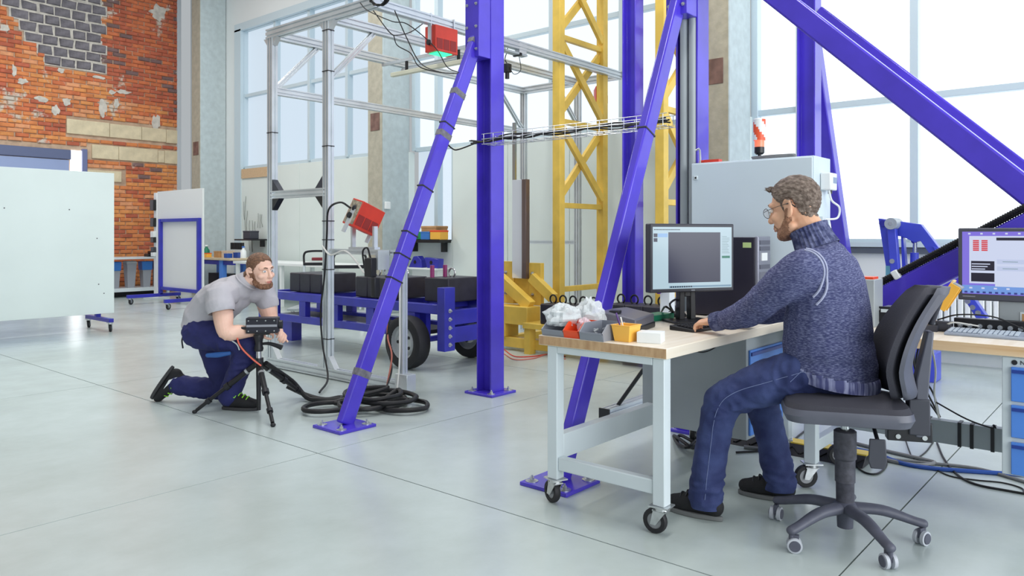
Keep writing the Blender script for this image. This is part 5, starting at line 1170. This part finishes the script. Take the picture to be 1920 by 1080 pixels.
shoe(P1, Matrix.Translation((-.252, .415, 0)) @ Matrix.Rotation(R(3), 4, 'Z'), SHB, SOLE, BLK)
shoe(P1, Matrix.Translation((.205, .255, 0)) @ Matrix.Rotation(R(9), 4, 'Z'), SHB, SOLE, BLK)
# ---- man kneeling at the tripod; his frame: x to the right of the picture, y away from it
P2 = thing('person', 'kneeling bearded man in a grey T-shirt and navy work trousers', 'person', (SN * -2.2 + CS * 5.75, CS * 2.2 + SN * 5.75, 0), HEAD - R(90))
H2 = Matrix.Translation((.31, -.02, 1.025)) @ Matrix.Rotation(R(-124), 4, 'Z') @ Matrix.Rotation(R(-4), 4, 'X') @ Matrix.Rotation(R(4), 4, 'Y') @ Matrix.Scale(1.06, 4)
b = MB(); head(b, H2)
b.limb([(.165, .015, .90), (.215, .0, .955), (.265, -.005, 1.0)], [(.055, .045), (.070, .064), (.072, .07)], ref=(.35, .94, 0))
b.limb([(-.17, .08, .60), (-.03, .06, .78), (.10, .03, .86), (.19, .01, .93)], [(.14, .11), (.15, .11), (.14, .08), (.05, .045)], ref=(.35, .94, 0))
N1 = [(.06, -.16, .85), (.135, -.245, .595), (.315, -.13, .585)]; N2 = [(.27, .15, .86), (.34, .14, .64), (.445, -.01, .572)]
for A in (N1, N2): b.limb([A[0], Vector(A[0]).lerp(Vector(A[1]), .5), A[1], Vector(A[1]).lerp(Vector(A[2]), .4), A[2]], [.074, .072, .056, .054, .034])
hand(b, N1[2], (.8, .45, .02), (.2, -.5, .8), -1, (25, 40, 30), .5); hand(b, N2[2], (.55, -.75, -.1), (.5, .3, .8), 1, (35, 45, 30), .5)
RT = [(-.17, -.03, .57), (.05, -.08, .535), (.235, -.10, .475)]; LT = [(-.16, .18, .55), (-.09, .20, .3), (-.02, .21, .10)]; RSH = [(.245, -.10, .46), (.17, -.09, .27), (.09, -.08, .09)]; LSH = [(-.01, .21, .08), (-.2, .2, .10), (-.43, .2, .14)]
for A in (RT, LT, RSH, LSH): b.limb(A, [.07, .065, .045])
body2 = organic(b, 'body', SKIN2, P2, .0045, 3)
Hj = H2.inverted()
shell(body2, 'hair', HAIR2, P2, hair_field(Hj, .083), lambda c: .002 + .008 * max(0, min(1, ((Hj @ c).z - .02) / .08)), .002, 3, 120, soft=.014)
shell(body2, 'beard', mat('beard_dark', (108, 74, 54), .7, rgb2=(160, 116, 90), vs=90, bump=.9, bs=170), P2, beard_field(Hj, False), .005, .002, 5, 150, soft=.018)
face_parts(H2, P2, mat('iris_blue', (82, 108, 128), .2), HAIR2)
TEE = mat('tee_grey', (184, 182, 188), .85, var=.04, vs=8, bump=.2, bs=200)
b = MB()
b.limb([(-.175, .08, .585), (-.135, .08, .665), (-.05, .065, .765), (.06, .04, .845), (.14, .015, .90), (.185, .005, .935)], [(.178, .125), (.188, .145), (.200, .155), (.202, .140), (.155, .105), (.088, .078)], ref=(.35, .94, 0))
b.limb([(.09, -.08, .865), (.06, -.16, .85), (.075, -.205, .79), (.090, -.215, .765)], [.092, .098, .096, .094]); b.limb([(.2, .10, .87), (.27, .15, .85), (.30, .155, .80), (.31, .15, .77)], [.085, .088, .084, .082])
def wr3(c):
    return noise.noise(Vector((c.x * 9, c.y * 5, c.z * 9))) * .006 + .006 * math.sin((c.x * .8 - c.z * .5) * 70 + 5 * noise.noise(c * 6)) * max(0, noise.noise(c * 5 + Vector((3, 0, 0)))) * 1.4 + .007 * max(0, fold(c, (9, 4, 9), 4)) 
tee = organic(b, 'tee_shirt', TEE, P2, .007, 4, wr3)
cut(tee, (-.20, .08, .555), (-.62, 0, -.78))
cut(tee, (.092, -.218, .735), (.25, -.2, -.95), lambda c: c.y < -.11 and c.x > -.02 and c.z < .80)
cut(tee, (.318, .15, .735), (.25, 0, -.97), lambda c: c.x > .23 and c.z < .80)
m = MB(); m.lathe([(.090, 0), (.093, .010), (.086, .014), (.080, .006)], (.192, .003, .938), (.62, -.06, .78), 32, closed=True); m.build('neckband', TEE, tee)
NAVY = mat('work_navy', (32, 36, 92), .8, var=.18, vs=6, bump=.3, bs=150)
b = MB(); b.ell((-.14, .08, .565), (.150, .195, .135), n=24, k=16)
b.limb([(-.15, -.02, .565), (.05, -.08, .535), (.235, -.10, .475)], [.122, .108, .086]); b.limb([(-.15, .17, .55), (-.09, .20, .3), (-.015, .21, .105)], [.118, .105, .088])
b.limb([(.24, -.10, .465), (.165, -.09, .27), (.105, -.082, .125), (.095, -.08, .10)], [.086, .080, .078, .078]); b.limb([(-.01, .21, .098), (-.18, .2, .10), (-.37, .2, .125), (-.40, .2, .130)], [.084, .080, .078, .076])
def wr4(c):
    return noise.noise(Vector((c.x * 14, c.y * 10, c.z * 16))) * .005 + .006 * math.sin((c.x + c.z * .6) * 75 + 5 * noise.noise(c * 7)) * max(0, .1 + noise.noise(c * 6)) + .007 * fold(c, (16, 12, 22), 2) * max(0, .5 + noise.noise(c * 4))
tro = organic(b, 'work_trousers', NAVY, P2, .008, 4, wr4)
MB().limb([(-.02, -.19, .42), (.06, -.195, .425), (.14, -.185, .435)], [(.014, .016), (.016, .020), (.010, .014)], ref=(0, 1, 0)).build('knee_pocket', mat('pocket_blue', (38, 88, 156), .6), tro)
MB().tube([(.16, -.20, .53), (.20, -.20, .50), (.215, -.195, .46)], .005, 6).build('reflective_strip', LGREY, tro)
MB().tube([(-.262, -.02, .56), (-.275, -.03, .51), (-.262, -.045, .45)], .006, 6).build('belt_strap', BLK, tro)
LIME = mat('lime_laces', (150, 226, 60), .6, emit=0)
s = shoe(P2, Matrix.Translation((.045, -.075, 0)) @ Matrix.Rotation(R(-96), 4, 'Z'), SHB, SOLK, LIME, k=1.05)
# rear shoe stands on its toe: sole turned backwards
up = Vector((.62, 0, .48)).normalized(); fw = Vector((-.48, 0, -.62)); fw = (Vector((-.14, 0, -.21))).normalized(); zz = Vector((fw.z * -1, 0, fw.x)); zz = Vector((.83, 0, -.55)); xx = fw.cross(zz)
Ms = Matrix(((xx.x, fw.x, zz.x, -.455), (xx.y, fw.y, zz.y, .20), (xx.z, fw.z, zz.z, .278), (0, 0, 0, 1)))
s2 = shoe(P2, Ms, SHB, SOLK, LIME, k=1.12)
q = MB(); q.T = Ms; q.prism([(.03, .10), (.085, .058), (.165, .062), (.095, .078)], 'x', .0490, .0535).prism([(.03, .10), (.085, .058), (.165, .062), (.095, .078)], 'x', -.0535, -.0490); q.build('side_mark', WHITE, s2)
# ------------------------------------------------------------------ tripod with measuring camera
tc = Vector((SN * -1.85 + CS * 5.57, CS * 1.85 + SN * 5.57, 0)); tri = thing('tripod', 'black camera tripod standing in front of the kneeling man', 'tripod', tuple(tc))
top = Vector((0, 0, .37))
for f in ((365, 775), (512, 800), (577, 748)):
    g = gp(*f) - tc; g.z = .012; d = g - top; k = top + d * .5; side = d.normalized()
    MB().cyl(top + d * .04, k, .021, .019).build('upper_leg', BLKM, tri); lg = MB().cyl(k - d * .02, g - d * .03, .014, .013).build('lower_leg', BLKM, tri)
    MB().cyl(k - d * .04, k + d * .02, .026, n=12).build('leg_clamp', BLK, tri); MB().cyl(top + d * .76, top + d * .81, .022, n=12).build('leg_clamp', BLK, tri); MB().ell(g, (.018, .018, .014)).build('rubber_foot', RUB, tri)
    MB().cyl(top + d * .17, top + d * .2, .0225, n=14).build('silver_band', ZINC, tri)
MB().cyl((0, 0, .02), (0, 0, .36), .015, .019).build('centre_column', BLKM, tri); MB().cyl((0, 0, .34), (0, 0, .40), .034).build('shoulder', BLK, tri); MB().cyl((0, 0, .40), (0, 0, .45), .02).build('column_top', ZINC, tri)
MB().lathe([(.03, .45), (.034, .47), (.026, .50), (.03, .53), (.036, .55), (.036, .57)], n=20).build('pan_head', BLK, tri)
hv = (SN, -CS); MB().tube([(0, 0, .50), (hv[0] * .07, hv[1] * .07, .505), (hv[0] * .13, hv[1] * .13, .49), (hv[0] * .17, hv[1] * .17, .475)], lambda f: .008 + .012 * f, 10).build('pan_handle', BLK, tri)
mc = thing('measuring_camera', 'black box-shaped measuring camera mounted on the tripod', 'camera', (tc.x + .02, tc.y - .02, .572), HEAD - R(90) + R(8))
MB().box(-.11, .115, -.05, .05, .012, .125).build('body', mat('camera_black', (34, 34, 46), .35), mc, bevel=.006)
MB().box(-.105, .11, -.052, -.05, .06, .076).build('strip', mat('camera_strip', (150, 152, 160), .4), mc); MB().box(-.1, .1, -.054, -.05, .018, .024).build('ridge', BLK, mc); MB().box(-.1, .1, -.054, -.05, .112, .118).build('ridge', BLK, mc)
MB().box(-.11, -.10, -.045, .045, .085, .115).build('rear_slot', YPLA, mc); MB().cyl((.115, 0, .07), (.14, 0, .07), .032).build('lens', BLK, mc)
for x in (-.09, -.03, .03, .09):
    for z in (.03, .105): MB().cyl((x, -.05, z), (x, -.054, z), .005, n=8).build('screw', ZINC, mc)
for y in (-.02, .02): MB().cyl((-.11, y, .05), (-.145, y, .048), .012, n=12).build('plug', BLK, mc)
MB().box(-.05, .05, -.035, .035, 0, .012).build('quick_plate', BLKM, mc)
MB().tube([(-.145, -.02, .048), (-.17, -.03, .03), (-.165, -.04, -.04), (-.13, -.05, -.10), (-.06, -.06, -.17), (.0, -.06, -.22)], .006, 8).build('orange_lead', mat('lead_orange', (222, 104, 84), .5), mc)
MB().tube([(-.145, .02, .048), (-.19, .02, .02), (-.17, .0, -.06), (-.1, -.03, -.13), (-.02, -.05, -.20)], .006, 8).build('black_lead', CABLE, mc)
lh = [tuple(tc + Vector((.04, -.03, .36))), tuple(gp(548, 715, .16)), tuple(gp(575, 745, .035)), tuple(gp(600, 750, .026)), tuple(gp(640, 748, .026)), tuple(gp(660, 744, .03))]
solo(MB().tube(lh, .018, 9), 'hose_lead', CABLE, 'black hose running along a tripod leg to the hose pile', 'hose', lh[2])
# ------------------------------------------------------------------ rolling boards at the left
ra = thing('rolling_partition', 'large blank white partition board on blue caster feet at the left edge', 'partition', (3.2, 11.1, 0))
qv = 11.05
MB().box(.7, pv(213, 450, qv).x, qv - .02, qv + .02, .22, 2.15).build('panel', BOARD, ra, w=True, bevel=.003)
for u in (4.28, 1.4):
    MB().box(u - .03, u + .03, qv - .40, qv + .40, .13, .18).build('foot', TRBLUE, ra, w=True, bevel=.003); MB().box(u - .03, u + .03, qv + .02, qv + .08, .18, 2.0).build('upright', TRBLUE, ra, w=True)
    for v in (-.36, .36): caster(ra, u - 3.2, qv + v - 11.1, .13, .055, R(60), wth=.03)
MB().box(1.4, 4.28, qv + .03, qv + .07, .5, .55).build('cross_bar', TRBLUE, ra, w=True)
for px, py in ((8, 390), (130, 393), (182, 447), (185, 533), (195, 550)):
    q = pv(px, py, qv - .021); MB().cyl((q.x, qv - .022, q.z), (q.x, qv - .02, q.z), .008, n=10).build('screw', DGREY, ra, w=True)
rb = thing('rolling_whiteboard', 'white board on a blue wheeled frame beside the concrete column', 'board', (6.75, 13.8, 0))
u0 = 6.78; va, vb = pu(380, 400, u0).y, pu(295, 400, u0).y
MB().box(u0, u0 + .03, va, vb, .28, 2.13).build('panel', mat('board_ivory', (230, 234, 232), .35), rb, w=True, bevel=.003)
fa, fb = pu(372, 400, u0 - .04).y, pu(300, 400, u0 - .04).y
for v in (fa, fb): MB().box(u0 - .06, u0, v - .035, v + .035, .16, 1.60).build('upright', TRBLUE, rb, w=True, bevel=.003)
for z in (.28, 1.57): MB().box(u0 - .05, u0, fa, fb, z - .03, z + .03).build('cross_bar', TRBLUE, rb, w=True, bevel=.003)
for v in (fa, fb):
    MB().box(u0 - .65, u0 + .35, v - .035, v + .035, .12, .18).build('foot', TRBLUE, rb, w=True, bevel=.003)
    for u in (-.6, .3): caster(rb, u0 + u - 6.75, v - 13.8, .12, .055, R(30), wth=.03)
# ------------------------------------------------------------------ bench with waste bins by the brick wall
bs_ = thing('bin_shelf', 'long white shelf unit with waste bins along the brick wall', 'shelf', (6.6, 16.6, 0))
MB().box(5.2, 7.75, 16.25, 16.9, .79, .83).build('top', LGREY, bs_, w=True, bevel=.004); MB().box(5.2, 7.75, 16.25, 16.9, .12, .19).build('lower_shelf', LGREY, bs_, w=True, bevel=.004)
for u in (5.25, 6.45, 7.70):
    for v in (16.28, 16.87): MB().box(u - .025, u + .025, v - .025, v + .025, 0, .79).build('leg', LGREY, bs_, w=True)
MB().box(5.3, 7.6, 16.6, 16.8, 0, .11).build('plinth', BLKM, bs_, w=True)
BIN = mat('bin_grey', (150, 154, 162), .5)
labs = ['grey waste bin without a bag, second from the right on the white shelf', 'grey waste bin with a blue bag next to the blue-framed board', 'grey waste bin half hidden behind the large white partition', 'grey waste bin with a blue bag behind the frame of the rolling board']
for i, u in enumerate((7.0, 7.32, 6.68, 7.62)):
    if i == 3: u = 7.58
    t = thing('waste_bin', labs[i], 'bin', (u, 16.5, .19), group='waste bins on the white shelf'); w = .13 if i != 3 else .10
    MB().lathe([(.10, 0), (w * 1.08, .50), (w * 1.16, .50), (w * 1.16, .53), (w * 1.0, .53), (.095, .01), (0, .01)], n=4, axis=(0, 0, 1)).build('tub', BIN, t, bevel=.01); t.rotation_euler = (0, 0, R(45))
    if i != 0: MB().lathe([(w * 1.12, .36), (w * 1.20, .50), (w * 1.2, .545), (w * 1.02, .545)], n=4).build('bag', BAGBLUE, t, bevel=.012)
    else: MB().lathe([(w * 1.17, .505), (w * 1.17, .54), (w * .9, .56), (0, .56)], n=4).build('lid', mat('lid_grey', (176, 178, 182), .5), t, bevel=.01)
tb = thing('tool_rack', 'narrow rack of black and white tools standing beside the brick wall', 'rack', (7.25, 15.6, .0))
q = pu(291, 420, 7.1); MB().box(7.1, 7.14, q.y - .06, q.y + .06, 0, 2.15).build('post', WHITE, tb, w=True); 
for z, s, m in ((1.9, .22, BLKM), (1.55, .18, BLKM), (1.3, .14, WHITE), (1.2, .12, BLKM), (1.0, .10, DGREY), (.9, .08, WHITE)): MB().box(7.04, 7.1, q.y - .05, q.y + .05 + s * .3, z - s / 2, z + s / 2).build('tool', m, tb, w=True, bevel=.01)
MB().box(6.95, 7.3, q.y - .2, q.y + .2, 0, .03).build('foot', LGREY, tb, w=True)
solo(MB().box(-.12, .1, -.1, .1, 0, .06).box(-.05, .12, -.05, .08, .06, .12), 'tool_case', BLKM, 'small dark tool case on the white shelf below the brick wall', 'case', (7.45, 16.5, .83), w=False, bevel=.01)
# ------------------------------------------------------------------ bench in the corner with bottles
kb = thing('corner_workbench', 'wooden bench with blue legs below the concrete column', 'bench', (8.1, 14.5, 0))
MB().box(7.78, 8.40, 13.85, 15.4, .79, .835).build('top', mat('bench_wood', (214, 196, 164), .5, var=.06), kb, w=True, bevel=.004)
for v in (14.35, 15.3): MB().box(7.82, 7.92, v - .12, v + .0, 0, .79).build('leg', DRBLUE, kb, w=True, bevel=.004); MB().box(8.28, 8.38, v - .12, v, 0, .79).build('leg', DRBLUE, kb, w=True)
MB().box(7.84, 8.3, 13.9, 15.3, .70, .78).build('apron', TRBLUE, kb, w=True); MB().box(8.1, 8.3, 14.4, 15.3, .05, .5).build('drawer_block', BLKM, kb, w=True)
def small(kind, u, v, z, s, m, lab, cat, cap=None):
    t = thing(kind, lab, cat, (u, v, z))
    if kind == 'bottle':
        MB().lathe([(s * .5, 0), (s * .52, s * .1), (s * .5, s * 1.1), (s * .2, s * 1.5), (s * .2, s * 1.7), (0, s * 1.7)], n=14).build('body', m, t); MB().cyl((0, 0, s * 1.7), (0, 0, s * 1.95), s * .24, n=12).build('cap', cap or WHITE, t)
    else: MB().box(-s * .6, s * .6, -s * .8, s * .8, 0, s).build('body', m, t, bevel=s * .08); MB().box(-s * .62, s * .62, -s * .82, s * .82, s * .8, s).build('lid', cap or m, t, bevel=s * .05)
small('bottle', 7.95, 15.1, .835, .13, GRN, 'green bottle at the left end of the corner bench', 'bottle')
small('box', 7.9, 15.2, .835, .10, ORANGE, 'orange box beside the green bottle', 'box', YPLA); small('box', 7.88, 14.92, .835, .09, YPLA, 'yellow box right of the green bottle', 'box', ORANGE)
small('box', 8.0, 14.65, .835, .13, CARD, 'beige cardboard box in the middle of the corner bench', 'box'); small('box', 8.05, 14.42, .835, .14, mat('beige_bag', (214, 196, 176), .7), 'pale beige box next to the cardboard box on the bench', 'box')
small('box', 7.92, 14.18, .835, .09, BCABLE, 'small blue box on the corner bench', 'box'); small('box', 8.05, 14.02, .835, .11, mat('deep_blue', (44, 72, 150), .4), 'larger dark blue box at the right end of the bench', 'box'); small('bottle', 8.1, 13.92, .835, .12, WHITE, 'white spray bottle at the right end of the corner bench', 'bottle', mat('spray_blue', (70, 120, 200), .4))
ws = thing('wall_shelf', 'small black wall shelf above the corner bench', 'shelf', (8.45, 14.3, 1.18)); MB().box(8.32, 8.69, 14.0, 14.65, 1.18, 1.21).build('board', BLKM, ws, w=True); MB().box(8.6, 8.69, 14.1, 14.14, 1.05, 1.18).build('bracket', BLKM, ws, w=True)
small('box', 8.48, 14.28, 1.21, .17, DGREY, 'dark grey box on the small wall shelf', 'box')
wt = thing('rack_of_spray_cans', 'row of small dark bottles in a rack on the corner bench', 'rack', (8.3, 14.5, .835)); MB().box(-.05, .05, -.25, .25, 0, .16).build('stand', LGREY, wt)
for i in range(5): MB().cyl((0, -.2 + i * .1, .16), (0, -.2 + i * .1, .30), .035, n=10).build('vial', BLKM, wt)
# tools on the wall panels
for i, (px, a, b_) in enumerate(((457, 378, 412), (461, 368, 440), (464, 395, 450), (468, 413, 440), (473, 413, 440), (478, 415, 437), (484, 400, 427), (488, 402, 428), (491, 402, 426), (467, 447, 470), (471, 446, 473), (474, 446, 472))):
    q0, q1 = pu(px, a, WU - .05), pu(px + random.uniform(-1, 2), b_, WU - .05); solo(MB().tube([q0, q0.lerp(q1, .5) + Vector((-.01, random.uniform(-.03, .03), 0)), q1], .0045, 6), 'hanging_tool', mat('dull_tool', (104, 112, 106), .5), '%s thin hand tool from the left, %s row on the white wall panel' % (('first', 'second', 'third', 'fourth', 'fifth', 'sixth', 'seventh', 'eighth', 'ninth')[i if i < 9 else i - 9], 'upper' if i < 9 else 'lower'), 'tool', tuple(q0), 'hand tools on the wall panel')
wt = thing('white_table', 'long white table behind the blue trailer', 'table', (8.1, 12.0, 0)); MB().box(7.75, 8.5, 10.4, 13.7, .74, .79).build('top', WHITE, wt, w=True, bevel=.006)
for v in (10.5, 12.1, 13.6):
    for u in (7.8, 8.45): MB().box(u - .03, u + .03, v - .03, v + .03, 0, .74).build('leg', WHITE, wt, w=True)
# platform trolleys
def trolley(loc, rz, lab, red=False):
    t = thing('platform_trolley', lab, 'trolley', loc, rz, 'platform trolleys behind the trailer')
    MB().box(-.28, .28, -.4, .4, .14, .18).build('platform', MGREY, t, bevel=.01)
    for s in (-.23, .23): MB().cyl((s, .38, .18), (s, .38, .84), .02, n=10).build('tube', LGREY, t); MB().cyl((s * .7, .3, .2), (s * 1.0, .38, .7), .016, n=10).build('stay', LGREY, t)
    for x in (-.22, .22):
        for y in (-.3, .3): caster(t, x, y, .14, .05, .4, wth=.028)
    MB().tube([(-.23, .38, .82), (-.23, .38, .98), (-.14, .36, 1.03), (.14, .36, 1.03), (.23, .38, .98), (.23, .38, .82)], .018, 8, 5).build('handle', BLK, t); MB().box(-.24, .24, .35, .41, .80, .85).build('handle_bar', BLK, t, bevel=.01)
    if red: MB().box(-.1, .18, .34, .42, .88, .93).build('red_grip', mat('dull_red', (130, 40, 50), .5), t, bevel=.01)
q = Vector((SN * (585 - 960) / FPX * 12 + CS * 12, -CS * (585 - 960) / FPX * 12 + SN * 12, 0)); trolley(tuple(q), R(-50), 'platform trolley with a black and red handle behind the far weight box', True)
q = Vector((SN * (650 - 960) / FPX * 10.9 + CS * 10.9, -CS * (650 - 960) / FPX * 10.9 + SN * 10.9, 0)); trolley(tuple(q), R(-44), 'platform trolley with a plain black handle right of the second post')
# window ledge and blue brackets
ld = thing('window_ledge', 'black ledge below the small window beside the concrete column', 'shelf', (8.6, 9.2, 1.18)); MB().box(8.45, 8.72, 8.7, 9.66, 1.17, 1.22).build('board', BLKM, ld, w=True)
for v in (8.8, 9.5): MB().box(8.6, 8.71, v - .02, v + .02, 1.02, 1.17).build('bracket', BLKM, ld, w=True)
small('box', 8.58, 9.42, 1.22, .13, GRN, 'green crate on the black window ledge', 'box'); small('box', 8.58, 9.2, 1.22, .13, mat('green_light', (30, 150, 90), .4), 'brighter green crate in the middle of the window ledge', 'box'); small('box', 8.6, 8.97, 1.22, .22, CARD, 'brown cardboard box standing on the window ledge', 'box'); small('box', 8.52, 9.03, 1.22, .13, BAGBLUE, 'light blue bundle on the window ledge', 'bundle'); small('box', 8.54, 8.80, 1.22, .15, YPLA, 'yellow and orange box at the right end of the window ledge', 'box', ORANGE)
ch2 = thing('hat_shelf', 'low white shelf board below the window ledge carrying blue brackets', 'shelf', (8.6, 9.2, .76)); MB().box(8.4, 8.71, 8.72, 9.6, .74, .765).build('board', WHITE, ch2, w=True); MB().box(8.5, 8.71, 8.8, 9.4, 0, .74).build('panel', WHITE, ch2, w=True)
for v, lab in ((9.26, 'rounded blue welded bracket on the white shelf board'), (8.88, 'pointed blue welded bracket right of the rounded one')):
    t = thing('blue_bracket', lab, 'bracket', (8.5, v, .765)); pts = [(-.16, 0), (.16, 0), (.14, .12), (.06, .19), (-.04, .18)] if v > 9 else [(-.1, .0), (.16, 0), (.17, .15), (-.16, .17)]
    MB().prism([(-a, b) for a, b in pts], 'x', -.06, .06).build('plate', TRBLUE, t, bevel=.01); MB().cyl((-.065, 0, .09), (-.06, 0, .09), .03, n=12).build('hole', BLKM, t)
# ------------------------------------------------------------------ blue hydraulic arm behind the desk
HU = 7.6
ha = thing('hydraulic_arm', 'blue hydraulic lifting arm behind the rising purple brace', 'lifting arm', (HU, 1.6, 0))
HB = mat('arm_blue', (66, 78, 200), .35, var=.08, vs=4, coat=.2)
P = lambda x, y: (lambda q: (q.y, q.z))(pu(1620 + x * .2037, 380 + y * .2037, HU))
MB().prism([P(148, 145), P(530, 200), P(700, 420), P(610, 470), P(525, 350), P(470, 368), P(400, 330), P(345, 310), P(250, 300), P(170, 280)], 'x', HU - .03, HU + .06).build('arm_plate', HB, ha, w=True, bevel=.004)
MB().prism([P(148, 145), P(250, 165), P(285, 700), P(235, 700)], 'x', HU - .06, HU - .03).build('side_plate', HB, ha, w=True, bevel=.003)
MB().prism([P(250, 240), P(325, 240), P(365, 720), P(285, 720)], 'x', HU - .14, HU - .06).build('link', HB, ha, w=True, bevel=.006)
MB().prism([P(345, 310), P(365, 310), P(400, 720), P(360, 720)], 'x', HU - .02, HU + .06).build('link', HB, ha, w=True)
a = P(290, 195); MB().cyl((HU - .17, *a), (HU + .06, *a), .052, n=24).build('pivot', MGREY, ha, w=True); MB().cyl((HU - .175, *a), (HU - .17, *a), .016, n=12).build('pivot_pin', ZINC, ha, w=True)
a = P(190, 190); MB().cyl((HU - .075, *a), (HU - .06, *a), .03, n=14).build('pin', TRBLUE, ha, w=True); a = P(297, 535); MB().cyl((HU - .15, *a), (HU - .14, *a), .022, n=12).build('bolt', ZINC, ha, w=True)
a0_, a1_ = P(470, 370), P(466, 460); MB().cyl((HU, *a0_), (HU, *a1_), .018, n=14).build('piston_rod', STEEL, ha, w=True); MB().cyl((HU, *a1_), (HU, *P(462, 720)), .036, n=16).build('cylinder', HB, ha, w=True); MB().ell((HU, *P(462, 350)), (.028, .028, .028)).build('rod_eye', TRBLUE, ha, w=True)
MB().prism([P(640, 400), P(700, 420), P(1150, 1060), P(1040, 1060)], 'x', HU - .05, HU + .05).build('lower_arm', HB, ha, w=True, bevel=.004)
for x, y in ((965, 905), (1010, 960), (1060, 1010)): q = P(x, y); MB().cyl((HU - .06, *q), (HU - .05, *q), .022, n=10).build('bolt', ZINC, ha, w=True)
q0, q1 = P(290, 700), P(400, 720); fv = pu(1736, 690, HU).y
MB().prism([q0, q1, (fv - .05, .2), (fv + .08, .2)], 'x', HU - .05, HU + .05).build('pedestal', HB, ha, w=True); MB().box(HU - .12, HU + .12, fv - .10, fv + .12, 0, .26).build('foot_block', HB, ha, w=True, bevel=.01)
MB().cyl((HU - .13, fv, .13), (HU - .12, fv, .13), .04, n=14).build('foot_pin', TRBLUE, ha, w=True)
a = P(260, 630); MB().box(HU - .065, HU - .06, a[0] - .04, a[0] + .04, a[1] - .04, a[1] + .05).build('sticker', mat('teal_sticker', (120, 190, 200), .4), ha, w=True)
# tags: cable lying on the yellow base
for i, (c, m) in enumerate((('red', RED), ('pink', mat('pink_cable', (206, 120, 104), .5)))):
    floorc([(945, 655 + 8 * i), (965, 668 + 6 * i), (1000, 668 + 4 * i), (1030, 664), (1060, 668 + 5 * i)], .006, m, c + ' thin cable on the floor in front of the yellow base')
